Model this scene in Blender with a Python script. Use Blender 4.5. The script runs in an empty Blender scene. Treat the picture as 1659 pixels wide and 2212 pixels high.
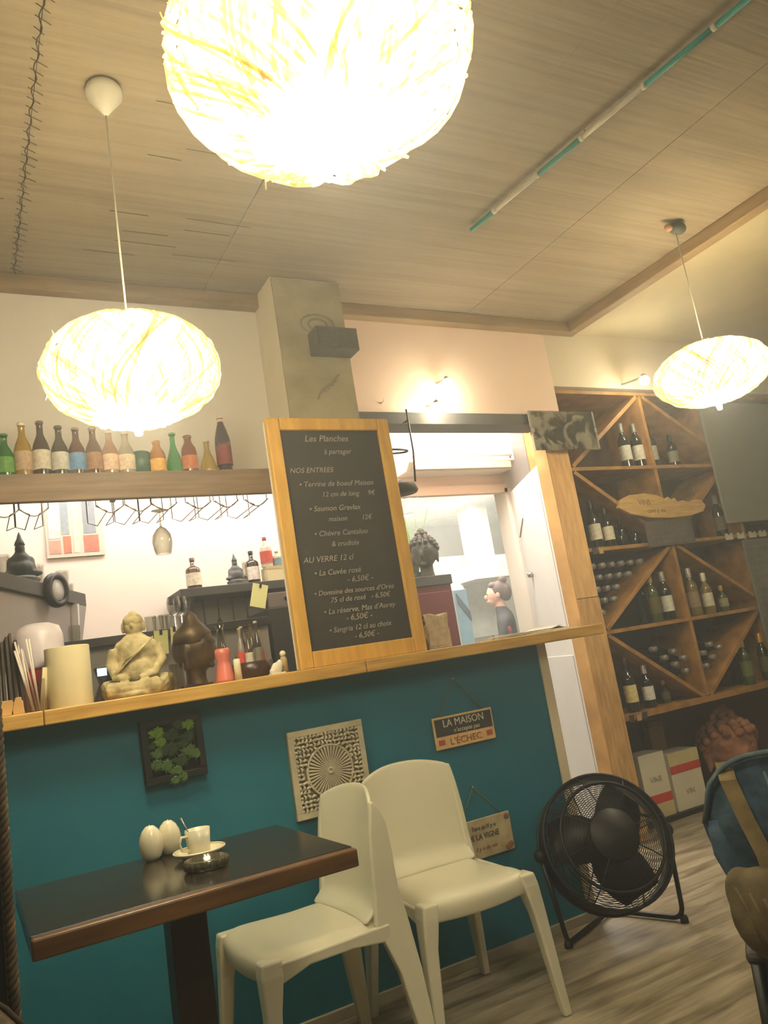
import bpy, bmesh, math, random
from mathutils import Vector, Matrix
PI = math.pi
random.seed(7)
C = bpy.context.scene.collection
S = bpy.context.scene

# ------------------------------------------------------------------ camera, world, exposure
CAM = Vector((0, 0, 1.133))
FPX = 1700.0
def cam_axes(yaw, pitch, roll):
    yaw, pitch, roll = [math.radians(a) for a in (yaw, pitch, roll)]
    fwd = Vector((math.sin(yaw)*math.cos(pitch), math.cos(yaw)*math.cos(pitch), math.sin(pitch)))
    right = Vector((math.cos(yaw), -math.sin(yaw), 0))
    up = right.cross(fwd)
    return right*math.cos(roll)+up*math.sin(roll), -right*math.sin(roll)+up*math.cos(roll), fwd
CR, CU, CF = cam_axes(29.3, 10.9, -9.2)
cd = bpy.data.cameras.new('camera'); co = bpy.data.objects.new('camera', cd); C.objects.link(co)
cd.sensor_fit = 'HORIZONTAL'; cd.sensor_width = 36; cd.lens = 36*FPX/1659; cd.clip_start = .02
co.matrix_world = Matrix(((CR.x, CU.x, -CF.x, CAM.x), (CR.y, CU.y, -CF.y, CAM.y), (CR.z, CU.z, -CF.z, CAM.z), (0, 0, 0, 1)))
S.camera = co
def ray(px, py): return CR*(px-829.5)-CU*(py-1106)+CF*FPX
def at(px, py, Y):
    d = ray(px, py); return CAM+d*(Y/d.y)
def atz(px, py, z):
    d = ray(px, py); return CAM+d*((z-CAM.z)/d.z)

w = bpy.data.worlds.new('world'); S.world = w; w.use_nodes = True
w.node_tree.nodes['Background'].inputs[0].default_value = (.9, .85, .72, 1)
w.node_tree.nodes['Background'].inputs[1].default_value = .12
_v = w.node_tree.nodes.new('ShaderNodeVolumeScatter')      # haze added in place of lens glare around the lamps
_v.inputs['Density'].default_value = .042; _v.inputs['Anisotropy'].default_value = .6; _v.inputs['Color'].default_value = (1, .98, .92, 1)
w.node_tree.links.new(_v.outputs[0], w.node_tree.nodes['World Output'].inputs['Volume'])
S.view_settings.view_transform = 'Standard'; S.view_settings.look = 'None'
S.view_settings.gamma = 1; S.view_settings.use_curve_mapping = False
S.view_settings.exposure = 0.22

def point(loc, power, col, r=.06, name='lamp_light'):
    l = bpy.data.lights.new(name, 'POINT'); l.energy = power; l.color = col; l.shadow_soft_size = r
    o = bpy.data.objects.new(name, l); o.location = loc; C.objects.link(o); return o
def area(loc, power, col, sx, sy, target, name='unseen_area_light'):
    l = bpy.data.lights.new(name, 'AREA'); l.energy = power; l.color = col; l.shape = 'RECTANGLE'; l.size = sx; l.size_y = sy
    o = bpy.data.objects.new(name, l); o.location = loc
    o.rotation_euler = (Vector(target)-Vector(loc)).to_track_quat('-Z', 'Y').to_euler(); C.objects.link(o); return o
WARM = (1, .93, .76)
# unseen area lights as downlights over the bar and kitchen, and around the camera
area((1.0, 3.85, 2.70), 30, (1, .93, .84), 1.8, .3, (1.0, 3.95, 1.0))
area((2.75, 3.80, 2.88), 55, (1, .92, .80), .9, .3, (3.1, 4.3, 1.3))
area((4.2, 6.3, 2.72), 150, (1, .97, .88), 1.6, 1.6, (4.2, 6.3, 0))
area((.8, -1.3, 2.9), 22, WARM, 1.2, 1.2, (1.0, -.2, 0))
area((4.0, .4, 2.85), 12, WARM, .8, .8, (4.0, 1.2, 0))

# ------------------------------------------------------------------ materials
def srgb(c):
    return tuple(((v/255)/12.92 if v/255 <= .04045 else ((v/255+.055)/1.055)**2.4) for v in c)
MC = {}
def mat(name, rgb, rough=.6, metal=0, var=.12, scale=8, stretch=(1, 1, 1), bump=0, emit=0, trans=0, alpha=1, rgb2=None, spec=.5, coat=0, ior=1.45):
    if name in MC: return MC[name]
    m = bpy.data.materials.new(name); m.use_nodes = True; nt = m.node_tree; b = nt.nodes['Principled BSDF']
    c = srgb(rgb); b.inputs['Roughness'].default_value = rough; b.inputs['Metallic'].default_value = metal
    b.inputs['Specular IOR Level'].default_value = spec; b.inputs['IOR'].default_value = ior
    b.inputs['Coat Weight'].default_value = coat
    if trans: b.inputs['Transmission Weight'].default_value = trans
    if alpha < 1: b.inputs['Alpha'].default_value = alpha
    tc = nt.nodes.new('ShaderNodeTexCoord'); mp = nt.nodes.new('ShaderNodeMapping'); mp.inputs['Scale'].default_value = stretch
    nz = nt.nodes.new('ShaderNodeTexNoise'); nz.inputs['Scale'].default_value = scale; nz.inputs['Detail'].default_value = 5
    nt.links.new(tc.outputs['Object'], mp.inputs['Vector']); nt.links.new(mp.outputs[0], nz.inputs['Vector'])
    rp = nt.nodes.new('ShaderNodeValToRGB')
    c2 = srgb(rgb2) if rgb2 else tuple(v*(1-var) for v in c)
    c1 = c if rgb2 else tuple(min(1, v*(1+var*.5)) for v in c)
    rp.color_ramp.elements[0].color = (*c2, 1); rp.color_ramp.elements[1].color = (*c1, 1)
    rp.color_ramp.elements[0].position = .35; rp.color_ramp.elements[1].position = .65
    nt.links.new(nz.outputs['Fac'], rp.inputs[0]); nt.links.new(rp.outputs[0], b.inputs['Base Color'])
    if bump:
        bp = nt.nodes.new('ShaderNodeBump'); bp.inputs['Strength'].default_value = bump; bp.inputs['Distance'].default_value = .01
        nt.links.new(nz.outputs['Fac'], bp.inputs['Height']); nt.links.new(bp.outputs[0], b.inputs['Normal'])
    if emit:
        b.inputs['Emission Color'].default_value = (*c, 1); b.inputs['Emission Strength'].default_value = emit
    MC[name] = m; return m
def reed_material():
    m = bpy.data.materials.new('reed_matting'); m.use_nodes = True; nt = m.node_tree; b = nt.nodes['Principled BSDF']
    b.inputs['Roughness'].default_value = .75
    tc = nt.nodes.new('ShaderNodeTexCoord')
    def nz(scale, st, det=4):
        mp = nt.nodes.new('ShaderNodeMapping'); mp.inputs['Scale'].default_value = st
        n = nt.nodes.new('ShaderNodeTexNoise'); n.inputs['Scale'].default_value = scale; n.inputs['Detail'].default_value = det
        nt.links.new(tc.outputs['Object'], mp.inputs[0]); nt.links.new(mp.outputs[0], n.inputs['Vector']); return n
    a = nz(1, (1.3, 45, 1)); c = nz(1, (.9, 12, 1)); d = nz(1.6, (1, 1, 1))
    mx = nt.nodes.new('ShaderNodeMix'); mx.data_type = 'FLOAT'; mx.inputs[0].default_value = .5
    nt.links.new(a.outputs['Fac'], mx.inputs[2]); nt.links.new(c.outputs['Fac'], mx.inputs[3])
    mx2 = nt.nodes.new('ShaderNodeMix'); mx2.data_type = 'FLOAT'; mx2.inputs[0].default_value = .2
    nt.links.new(mx.outputs[0], mx2.inputs[2]); nt.links.new(d.outputs['Fac'], mx2.inputs[3])
    rp = nt.nodes.new('ShaderNodeValToRGB'); e = rp.color_ramp.elements
    e[0].position = .30; e[0].color = (*srgb((116, 102, 82)), 1); e[1].position = .70; e[1].color = (*srgb((154, 141, 118)), 1)
    k = e.new(.5); k.color = (*srgb((140, 126, 102)), 1)
    nt.links.new(mx2.outputs[0], rp.inputs[0]); nt.links.new(rp.outputs[0], b.inputs['Base Color'])
    bp = nt.nodes.new('ShaderNodeBump'); bp.inputs['Strength'].default_value = .5; bp.inputs['Distance'].default_value = .01
    nt.links.new(a.outputs['Fac'], bp.inputs['Height']); nt.links.new(bp.outputs[0], b.inputs['Normal'])
    return m
def floor_material():
    m = bpy.data.materials.new('weathered_wood_vinyl'); m.use_nodes = True; nt = m.node_tree; b = nt.nodes['Principled BSDF']
    b.inputs['Roughness'].default_value = .42
    tc = nt.nodes.new('ShaderNodeTexCoord')
    def nz(st, det, dist=0):
        mp = nt.nodes.new('ShaderNodeMapping'); mp.inputs['Scale'].default_value = st
        n = nt.nodes.new('ShaderNodeTexNoise'); n.inputs['Scale'].default_value = 1; n.inputs['Detail'].default_value = det; n.inputs['Distortion'].default_value = dist
        nt.links.new(tc.outputs['Object'], mp.inputs[0]); nt.links.new(mp.outputs[0], n.inputs['Vector']); return n
    a = nz((3, 16, 1), 6, .6); c = nz((1.2, 60, 1), 3)
    mx = nt.nodes.new('ShaderNodeMix'); mx.data_type = 'FLOAT'; mx.inputs[0].default_value = .3
    nt.links.new(a.outputs['Fac'], mx.inputs[2]); nt.links.new(c.outputs['Fac'], mx.inputs[3])
    rp = nt.nodes.new('ShaderNodeValToRGB'); e = rp.color_ramp.elements
    e[0].position = .33; e[0].color = (*srgb((94, 82, 62)), 1); e[1].position = .66; e[1].color = (*srgb((180, 168, 144)), 1)
    k = e.new(.47); k.color = (*srgb((138, 126, 102)), 1)
    nt.links.new(mx.outputs[0], rp.inputs[0]); nt.links.new(rp.outputs[0], b.inputs['Base Color'])
    return m
def clear_glass(name, rgb, rough=.02, mixf=.25):
    """thin tinted glass: mostly see-through with a glossy skin"""
    if name in MC: return MC[name]
    m = bpy.data.materials.new(name); m.use_nodes = True; nt = m.node_tree; nt.nodes.remove(nt.nodes['Principled BSDF'])
    out = nt.nodes['Material Output']; t = nt.nodes.new('ShaderNodeBsdfTransparent'); g = nt.nodes.new('ShaderNodeBsdfGlossy')
    t.inputs[0].default_value = (*srgb(rgb), 1); g.inputs['Roughness'].default_value = rough
    lw = nt.nodes.new('ShaderNodeLayerWeight'); lw.inputs[0].default_value = mixf
    mx = nt.nodes.new('ShaderNodeMixShader'); nt.links.new(lw.outputs['Facing'], mx.inputs[0])
    nt.links.new(t.outputs[0], mx.inputs[1]); nt.links.new(g.outputs[0], mx.inputs[2]); nt.links.new(mx.outputs[0], out.inputs[0])
    MC[name] = m; return m

REED = reed_material(); FLOOR = floor_material()
WHITE = mat('white_plaster', (228, 220, 208), .8, var=.03, scale=3)
CREAM = mat('cream_plaster', (208, 194, 166), .8, var=.04, scale=3)
PINKW = mat('pinkish_wall_paint', (226, 200, 178), .8, var=.03, scale=3)
TEAL = mat('teal_paint', (22, 108, 128), .55, var=.1, scale=3, bump=.05)
PINE = mat('pine_wood', (206, 162, 98), .5, var=.25, scale=3, stretch=(2, 2, 2))
COUNTER = mat('varnished_pine_counter', (208, 168, 92), .38, rgb2=(180, 138, 66), scale=4, stretch=(1.2, 14, 14))
POSTW = mat('osb_wood_post', (206, 166, 108), .6, rgb2=(172, 132, 80), scale=7, stretch=(6, 6, 1.1))
RACKW = mat('honey_wood', (168, 126, 70), .5, rgb2=(134, 96, 50), scale=4, stretch=(3, 3, 3))
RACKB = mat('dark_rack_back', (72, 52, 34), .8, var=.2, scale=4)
BEAMW = mat('grey_brown_beam', (132, 108, 84), .6, rgb2=(104, 84, 64), scale=4, stretch=(1, 12, 12))
DARKW = mat('espresso_wood', (46, 30, 22), .4, rgb2=(30, 20, 14), scale=4, stretch=(2, 12, 12))
TTOP = mat('dark_glossy_laminate', (52, 46, 38), .16, rgb2=(42, 38, 32), scale=4, stretch=(1, 8, 1), spec=.6)
TEDGE = mat('walnut_edge', (106, 76, 44), .35, rgb2=(74, 50, 28), scale=4, stretch=(1, 10, 10))
BLACK = mat('black_metal', (16, 16, 15), .45, var=.1)
BLACKP = mat('black_plastic', (24, 23, 22), .5, var=.1)
DGREY = mat('dark_grey_paint', (62, 60, 58), .6, var=.1)
GREY = mat('mid_grey_paint', (140, 132, 126), .6, var=.06)
LGREY = mat('light_grey_paint', (200, 196, 194), .5, var=.04)
PLASTIC = mat('ivory_plastic', (220, 214, 188), .28, var=.03, scale=4, spec=.5)
CERAMIC = mat('white_ceramic', (226, 218, 188), .2, var=.02)
WPAPER = mat('white_paper', (232, 226, 206), .8, var=.03)
CPAPER = mat('cream_paper', (206, 194, 154), .8, var=.04)
YPAPER = mat('yellow_paper', (222, 220, 150), .8, var=.04)
STONE = mat('pale_carved_stone', (196, 182, 138), .9, rgb2=(150, 136, 98), scale=30, bump=.6)
BRONZE = mat('dark_brown_bronze', (84, 66, 40), .45, rgb2=(50, 38, 24), scale=18, metal=.2, bump=.4)
DSTONE = mat('dark_grey_stone', (78, 74, 64), .7, rgb2=(56, 54, 46), scale=20, bump=.5)
TERRA = mat('pink_terracotta', (170, 120, 92), .85, rgb2=(120, 80, 62), scale=16, bump=.5)
STEEL = mat('brushed_steel', (180, 178, 170), .3, metal=.9, var=.05)
CHALKB = mat('blackboard_slate', (56, 52, 46), .6, rgb2=(48, 45, 40), scale=5)
CHALK = mat('white_chalk', (168, 160, 146), .9, var=.2, scale=60)
RED = mat('red_plastic', (176, 44, 46), .4)
ROSE = mat('rose_red_glass', (204, 116, 104), .25, var=.1)
MAROON = mat('maroon_enamel', (92, 34, 36), .45, var=.08)
GLASS = clear_glass('clear_glass', (240, 240, 236))
GLASSD = clear_glass('smoked_glass', (120, 116, 104))

# ------------------------------------------------------------------ mesh builder
class MB:
    def __init__(s): s.v = []; s.f = []; s.sm = []
    def add(s, vs, fs, smooth=False, M=None):
        n = len(s.v)
        for p in vs: s.v.append(tuple(M @ Vector(p)) if M else tuple(p))
        for f in fs: s.f.append(tuple(i+n for i in f)); s.sm.append(smooth)
        return s
    def box(s, x0, x1, y0, y1, z0, z1, M=None):
        vs = [(x, y, z) for x in (x0, x1) for y in (y0, y1) for z in (z0, z1)]
        return s.add(vs, [(0, 1, 3, 2), (4, 6, 7, 5), (0, 4, 5, 1), (2, 3, 7, 6), (0, 2, 6, 4), (1, 5, 7, 3)], False, M)
    def rings(s, rings, cap=True, smooth=True, closed=False):
        n = len(rings[0]); vs = [p for r in rings for p in r]; fs = []
        R = len(rings)
        for i in range(R if closed else R-1):
            for j in range(n):
                a = i*n+j; b = i*n+(j+1) % n; c = ((i+1) % R)*n+(j+1) % n; d = ((i+1) % R)*n+j
                fs.append((a, b, c, d))
        s.add(vs, fs, smooth)
        if cap and not closed:
            k = len(s.v)-len(vs)
            s.f.append(tuple(k+j for j in range(n))[::-1]); s.sm.append(False)
            s.f.append(tuple(k+(R-1)*n+j for j in range(n))); s.sm.append(False)
        return s
    def lathe(s, prof, n=20, o=(0, 0, 0), cap=True, M=None):
        rs = []
        for r, z in prof:
            ring = [Vector((max(r, .0004)*math.cos(2*PI*j/n), max(r, .0004)*math.sin(2*PI*j/n), z)) for j in range(n)]
            if M: ring = [M @ p for p in ring]
            rs.append([tuple(p+Vector(o)) for p in ring])
        return s.rings(rs, cap)
    def tube(s, pts, r, n=8, closed=False):
        pts = [Vector(p) for p in pts]; L = len(pts); rs = []
        rr = r if hasattr(r, '__len__') else [r]*L
        prev = None
        for i, p in enumerate(pts):
            a = pts[(i-1) % L] if (closed or i > 0) else p; b = pts[(i+1) % L] if (closed or i < L-1) else p
            t = (b-a).normalized()
            if prev is None:
                up = Vector((0, 0, 1)) if abs(t.z) < .9 else Vector((1, 0, 0)); u = t.cross(up).normalized()
            else:
                u = (prev-t*prev.dot(t)); u = u.normalized() if u.length > 1e-6 else t.orthogonal().normalized()
            prev = u; v = t.cross(u)
            rs.append([tuple(p+(u*math.cos(2*PI*j/n)+v*math.sin(2*PI*j/n))*rr[i]) for j in range(n)])
        return s.rings(rs, not closed, True, closed)
    def ball(s, c, r, n=14, m=9, M=None):
        r = r if hasattr(r, '__len__') else (r, r, r); rs = []
        for i in range(m+1):
            th = PI*i/m; th = min(max(th, .03), PI-.03)
            ring = [Vector((r[0]*math.sin(th)*math.cos(2*PI*j/n), r[1]*math.sin(th)*math.sin(2*PI*j/n), -r[2]*math.cos(th))) for j in range(n)]
            if M: ring = [M @ p for p in ring]
            rs.append([tuple(p+Vector(c)) for p in ring])
        return s.rings(rs)
    def prism(s, poly, y0, y1, axis='y'):
        n = len(poly)
        def P(a, b, d): return {'y': (a, d, b), 'x': (d, a, b), 'z': (a, b, d)}[axis]
        vs = [P(a, b, y0) for a, b in poly]+[P(a, b, y1) for a, b in poly]
        fs = [tuple(range(n)), tuple(range(2*n-1, n-1, -1))]+[(j, j+n, (j+1) % n+n, (j+1) % n) for j in range(n)]
        return s.add(vs, fs)
    def obj(s, name, m, parent=None, bevel=0, seg=2, loc=None, remesh=0, smooth_it=0, kind=None, label=None, sub=0):
        me = bpy.data.meshes.new(name); me.from_pydata(s.v, [], s.f)
        me.polygons.foreach_set('use_smooth', s.sm)
        bm = bmesh.new(); bm.from_mesh(me); bmesh.ops.recalc_face_normals(bm, faces=bm.faces); bm.to_mesh(me); bm.free()
        me.materials.append(m); o = bpy.data.objects.new(name, me); C.objects.link(o)
        if parent: o.parent = parent
        if loc is not None: o.location = loc
        if remesh:
            r = o.modifiers.new('remesh', 'REMESH'); r.mode = 'VOXEL'; r.voxel_size = remesh; r.use_smooth_shade = True
            if smooth_it:
                q = o.modifiers.new('smooth', 'SMOOTH'); q.iterations = smooth_it; q.factor = .5
        if bevel:
            b = o.modifiers.new('bevel', 'BEVEL'); b.width = bevel; b.segments = seg; b.limit_method = 'ANGLE'; b.angle_limit = .6
        if sub:
            b = o.modifiers.new('sub', 'SUBSURF'); b.levels = sub; b.render_levels = sub
        if kind: o['kind'] = kind
        if label: o['label'] = label
        return o
def thing(name, label, cat, loc=(0, 0, 0), rotz=0, group=None, rot=None):
    o = bpy.data.objects.new(name, None); C.objects.link(o); o.location = loc; o.rotation_euler = rot if rot else (0, 0, rotz)
    o.empty_display_size = .05; o['label'] = label; o['category'] = cat
    if group: o['group'] = group
    return o
def tag(o, label, cat, group=None):
    o['label'] = label; o['category'] = cat
    if group: o['group'] = group
    return o
def struct(o): o['kind'] = 'structure'; return o
def dup(root, loc, label, rot=None, group=None):
    r = root.copy(); C.objects.link(r); r.location = loc; r['label'] = label
    if rot is not None: r.rotation_euler = rot
    if group: r['group'] = group
    for ch in list(root.children):
        c = ch.copy(); C.objects.link(c); c.parent = r
        for g in list(ch.children):
            d = g.copy(); C.objects.link(d); d.parent = c
    return r
def text(s, size, m, parent, loc, rot=(PI/2, 0, 0), name='lettering', shear=0, ext=.0006, align='CENTER', sx=1):
    cu = bpy.data.curves.new('t', 'FONT'); cu.body = s; cu.size = size; cu.extrude = ext; cu.align_x = align; cu.shear = shear; cu.resolution_u = 3
    tmp = bpy.data.objects.new('t', cu); C.objects.link(tmp)
    dg = bpy.context.evaluated_depsgraph_get(); me = bpy.data.meshes.new_from_object(tmp.evaluated_get(dg))
    C.objects.unlink(tmp); bpy.data.objects.remove(tmp)
    me.materials.clear(); me.materials.append(m)
    o = bpy.data.objects.new(name, me); C.objects.link(o); o.parent = parent; o.location = loc; o.rotation_euler = rot; o.scale = (sx, 1, 1)
    return o

# ------------------------------------------------------------------ room shell
ZCEIL = 3.0; YW = 3.4; YB = 4.3
struct(MB().box(-1.8, 6.4, -3, 9, -.06, 0).obj('floor', FLOOR))
ce = struct(MB().box(-1.8, 3.39, -3, YW+.12, ZCEIL+.012, ZCEIL+.1).obj('ceiling', mat('ceiling_board', (90, 76, 56), .9)))
xs = [-1.8, -.9, .28, 1.10, 1.87, 2.62, 3.39]
for i in range(len(xs)-1):
    MB().box(xs[i]+.0012, xs[i+1]-.0012, -3, YW+.01, ZCEIL+random.uniform(-.002, .002), ZCEIL+.012).obj('reed_mat', REED, ce)
m = MB()
for k in range(64):       # twine that laces two mats together
    y = .9+k*.04; m.tube([(.262, y, ZCEIL-.003), (.298+random.uniform(-.01, .02), y+.022, ZCEIL-.004)], .0013, 4)
m.tube([(.278+.006*math.sin(k*1.3), .9+.02*k, ZCEIL-.002) for k in range(126)], .0018, 4)
m.obj('lacing_twine', mat('dark_twine', (58, 50, 38), .9), ce, kind='stuff')
m = MB()
for k in range(34):       # loose reed ends beside the seam
    y = random.uniform(1.0, 3.2); x = random.uniform(-.3, .9); L = random.uniform(.1, .3)
    m.tube([(x, y, ZCEIL-.002), (x+L, y+random.uniform(-.006, .006), ZCEIL-.003)], .0014, 4)
m.obj('loose_reeds', mat('reed_dark', (92, 78, 56), .9), ce, kind='stuff')
struct(MB().box(3.39, 6.4, -3, YW+.12, 2.955, 3.1).obj('ceiling', mat('cream_ceiling_plaster', (196, 182, 146), .85, var=.04)))
TRIM = mat('brown_ceiling_trim', (150, 126, 90), .6, rgb2=(128, 106, 74), scale=3, stretch=(1, 1, 8))
struct(MB().box(3.36, 3.43, -3, YW-.06, 2.93, 3.0).obj('trim_1', TRIM, bevel=.006))
struct(MB().box(-1.8, 3.43, YW-.06, YW, 2.93, 3.0).obj('trim_2', TRIM, bevel=.006))
# wall above the bar opening
struct(MB().box(-1.8, 1.5, YW, YW+.1, 2.06, 3.02).obj('wall_front', WHITE))
struct(MB().box(1.5, 3.2, YW, YW+.1, 2.40, 3.02).obj('wall_front', PINKW))
struct(MB().box(3.2, 6.4, YW, YW+.1, 2.60, 3.02).obj('wall_front', CREAM))
struct(MB().box(1.7, 3.02, YW-.05, YW+.1, 2.337, 2.40).obj('trim_3', mat('dark_header_beam', (84, 82, 80), .7, var=.2)))
# walls behind the bar
struct(MB().box(-1.8, 2.5, YB, YB+.1, 0, 3.0).obj('wall_back', mat('bar_wall_paint', (236, 222, 208), .8, var=.02)))
struct(MB().box(2.5, 3.40, YB, YB+.1, 2.2, 3.0).obj('wall_back', PINKW))
struct(MB().box(3.40, 6.4, YB, YB+.1, 0, 3.0).obj('wall_back', mat('passage_wall_paint', (224, 218, 210), .7, var=.03)))
struct(MB().box(-1.8, 6.4, YW+.1, YB, 2.92, 3.0).obj('ceiling', WHITE))
struct(MB().box(-1.9, -1.8, -3, YB+.1, 0, 3.0).obj('wall_left', CREAM))
struct(MB().box(6.4, 6.5, -3, YB+.1, 0, 3.0).obj('wall_right', CREAM))
struct(MB().box(-1.8, 6.4, -3.1, -3, 0, 3.0).obj('wall_rear', mat('rear_wall_paint', (176, 160, 128), .8)))
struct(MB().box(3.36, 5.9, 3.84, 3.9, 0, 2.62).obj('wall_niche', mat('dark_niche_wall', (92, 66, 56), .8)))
# opening frame to the kitchen
struct(MB().box(2.46, 2.52, YB-.03, YB+.1, 0, 2.2).obj('trim_4', LGREY))
struct(MB().box(3.375, 3.425, YB-.03, YB+.1, 0, 2.2).obj('trim_5', WHITE))
struct(MB().box(2.46, 3.40, YB-.03, YB+.02, 2.17, 2.23).obj('trim_6', PINKW))
# kitchen
KW = mat('kitchen_wall_paint', (236, 232, 214), .7, var=.03)
struct(MB().box(1.2, 7.6, 8.4, 8.5, 0, 2.8).obj('wall_kitchen', KW))
struct(MB().box(1.1, 1.2, YB+.1, 8.5, 0, 2.8).obj('wall_kitchen', KW))
struct(MB().box(7.6, 7.7, YB+.1, 8.5, 0, 2.8).obj('wall_kitchen', KW))
struct(MB().box(1.1, 7.7, YB+.1, 8.5, 2.75, 2.85).obj('ceiling', mat('kitchen_ceiling', (214, 216, 200), .7)))
struct(MB().box(6.4, 7.7, YB+.1, 9, -.06, 0).obj('floor', GREY))
# door leaf standing open in the passage, hinged on the right jamb
hx_, hy_ = 3.425, 4.262; fx_, fy_ = 3.088, 3.502
Ld = math.hypot(fx_-hx_, fy_-hy_)
d = struct(MB().box(0, Ld, -.02, .02, .01, 2.16).obj('door_1', mat('white_door_paint', (226, 222, 216), .5, var=.03), bevel=.003, loc=(hx_, hy_, 0)))
d.rotation_euler = (0, 0, math.atan2(fy_-hy_, fx_-hx_))
for z0, z1 in ((1.15, 2.04), (.14, 1.02)): MB().box(.10, Ld-.10, -.026, -.02, z0, z1).obj('door_panel', mat('door_panel_paint', (220, 216, 212), .5, var=.03), d, bevel=.006)
MB().lathe([(.004, 0), (.018, .004), (.022, .02), (.014, .034), (.002, .036)], 14, M=Matrix.Rotation(PI/2, 3, 'X')).obj('door_knob', STEEL, d, loc=(.22, -.026, 1.56))
MB().tube([(.10, -.03, 1.83), (.26, -.03, 1.93)], .003, 6).obj('hanging_hook', DGREY, d)
MB().box(-.02, .035, -.034, -.0205, .0, 1.12).obj('gap_shade_strip', mat('gap_shade_grey', (116, 112, 108), .6), d)  # grey strip stands in for the shadowed gap below counter height
# bar front
bw = struct(MB().box(-1.8, 2.18, 2.75, 2.84, 0, 1.118).obj('wall_bar', TEAL))
struct(MB().box(2.18, 2.225, 2.742, 3.02, 0, 1.118).obj('trim_8', mat('cream_end_post', (224, 208, 176), .5, var=.04), bevel=.003))
struct(MB().box(-1.8, 2.225, 2.735, 2.75, 0, .035).obj('baseboard_bar', mat('grey_white_skirting', (170, 160, 138), .6, var=.12, scale=12), bevel=.002))
ZC = 1.163
# pillar behind the blackboard, printed with a pale stone pattern
pil = struct(MB().box(1.365, 1.72, 3.16, YW, 1.10, 3.0).obj('wall_pillar', mat('pillar_side_paint', (232, 222, 196), .8, var=.03)))
MB().box(1.367, 1.718, 3.150, 3.16, 1.30, 2.99).obj('printed_panel', mat('pale_stone_print', (172, 162, 132), .7, rgb2=(146, 136, 108), scale=5, stretch=(1, 1, 1.4)), pil)
q = at(688, 700, 3.14)
m = MB()
m.tube([(.088*math.cos(a/24*2*PI), 0, .052*math.sin(a/24*2*PI)) for a in range(24)], .005, 5, True)
m.tube([(.05*math.cos(a/24*2*PI), 0, .03*math.sin(a/24*2*PI)) for a in range(24)], .005, 5, True)
m.obj('printed_rosette', mat('rosette_print', (138, 128, 104), .8), pil, loc=(q.x, 3.148, q.z))
m = MB()
for k in range(5):
    m.tube([(-.07+.02*k+.05*t, 0, -.05+.02*k+.09*t-.05*t*t+.01*math.sin(k+t*3)) for t in [i/6 for i in range(7)]], [.003+.002*math.sin(PI*i/6) for i in range(7)], 5)
q = at(715, 840, 3.14); m.obj('printed_leaf', mat('leaf_print', (146, 138, 112), .8), pil, loc=(q.x, 3.148, q.z))
# round-the-room hidden closing piece over the opening right of the post
post = thing('wooden_post', 'rough honey-coloured wooden post between the passage and the wine rack', 'post', (3.115, 3.44, 0))
MB().box(-.085, .085, -.05, .05, 0, 1.32).obj('lower_board', POSTW, post, bevel=.004)
MB().box(-.083, .083, -.048, .05, 1.323, 2.40).obj('upper_board', mat('osb_wood_post_light', (222, 180, 122), .6, rgb2=(196, 154, 98), scale=7, stretch=(6, 6, 1.1)), post, bevel=.004)
MB().box(-.09, -.083, -.052, .05, 0, 2.40).obj('edge_strip', PINE, post)

# ------------------------------------------------------------------ bar counter
bc = thing('bar_counter', 'long varnished pine counter top along the teal bar front', 'counter', (0, 2.63, 1.118))
for i, (x0, x1) in enumerate([(-1.79, .21), (.212, 1.30), (1.302, 2.47)]):
    MB().box(x0, x1, 0, .45, 0, .045).obj('counter_board', COUNTER, bc, bevel=.004)

# ------------------------------------------------------------------ shelf with soft drinks
sh = thing('bottle_shelf', 'thick grey-brown wooden shelf above the bar carrying soft drink bottles', 'shelf', (0, 3.0, 1.905))
MB().box(-1.79, 1.36, 0, .03, 0, .105).obj('front_board', BEAMW, sh, bevel=.003)
MB().box(-1.79, 1.36, .03, .30, .08, .100).obj('shelf_board', BEAMW, sh)
for x in (-1.2, -.2, .6, 1.34): MB().box(x-.01, x+.01, .28, .399, .085, .099).obj('bracket', BEAMW, sh)

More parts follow.
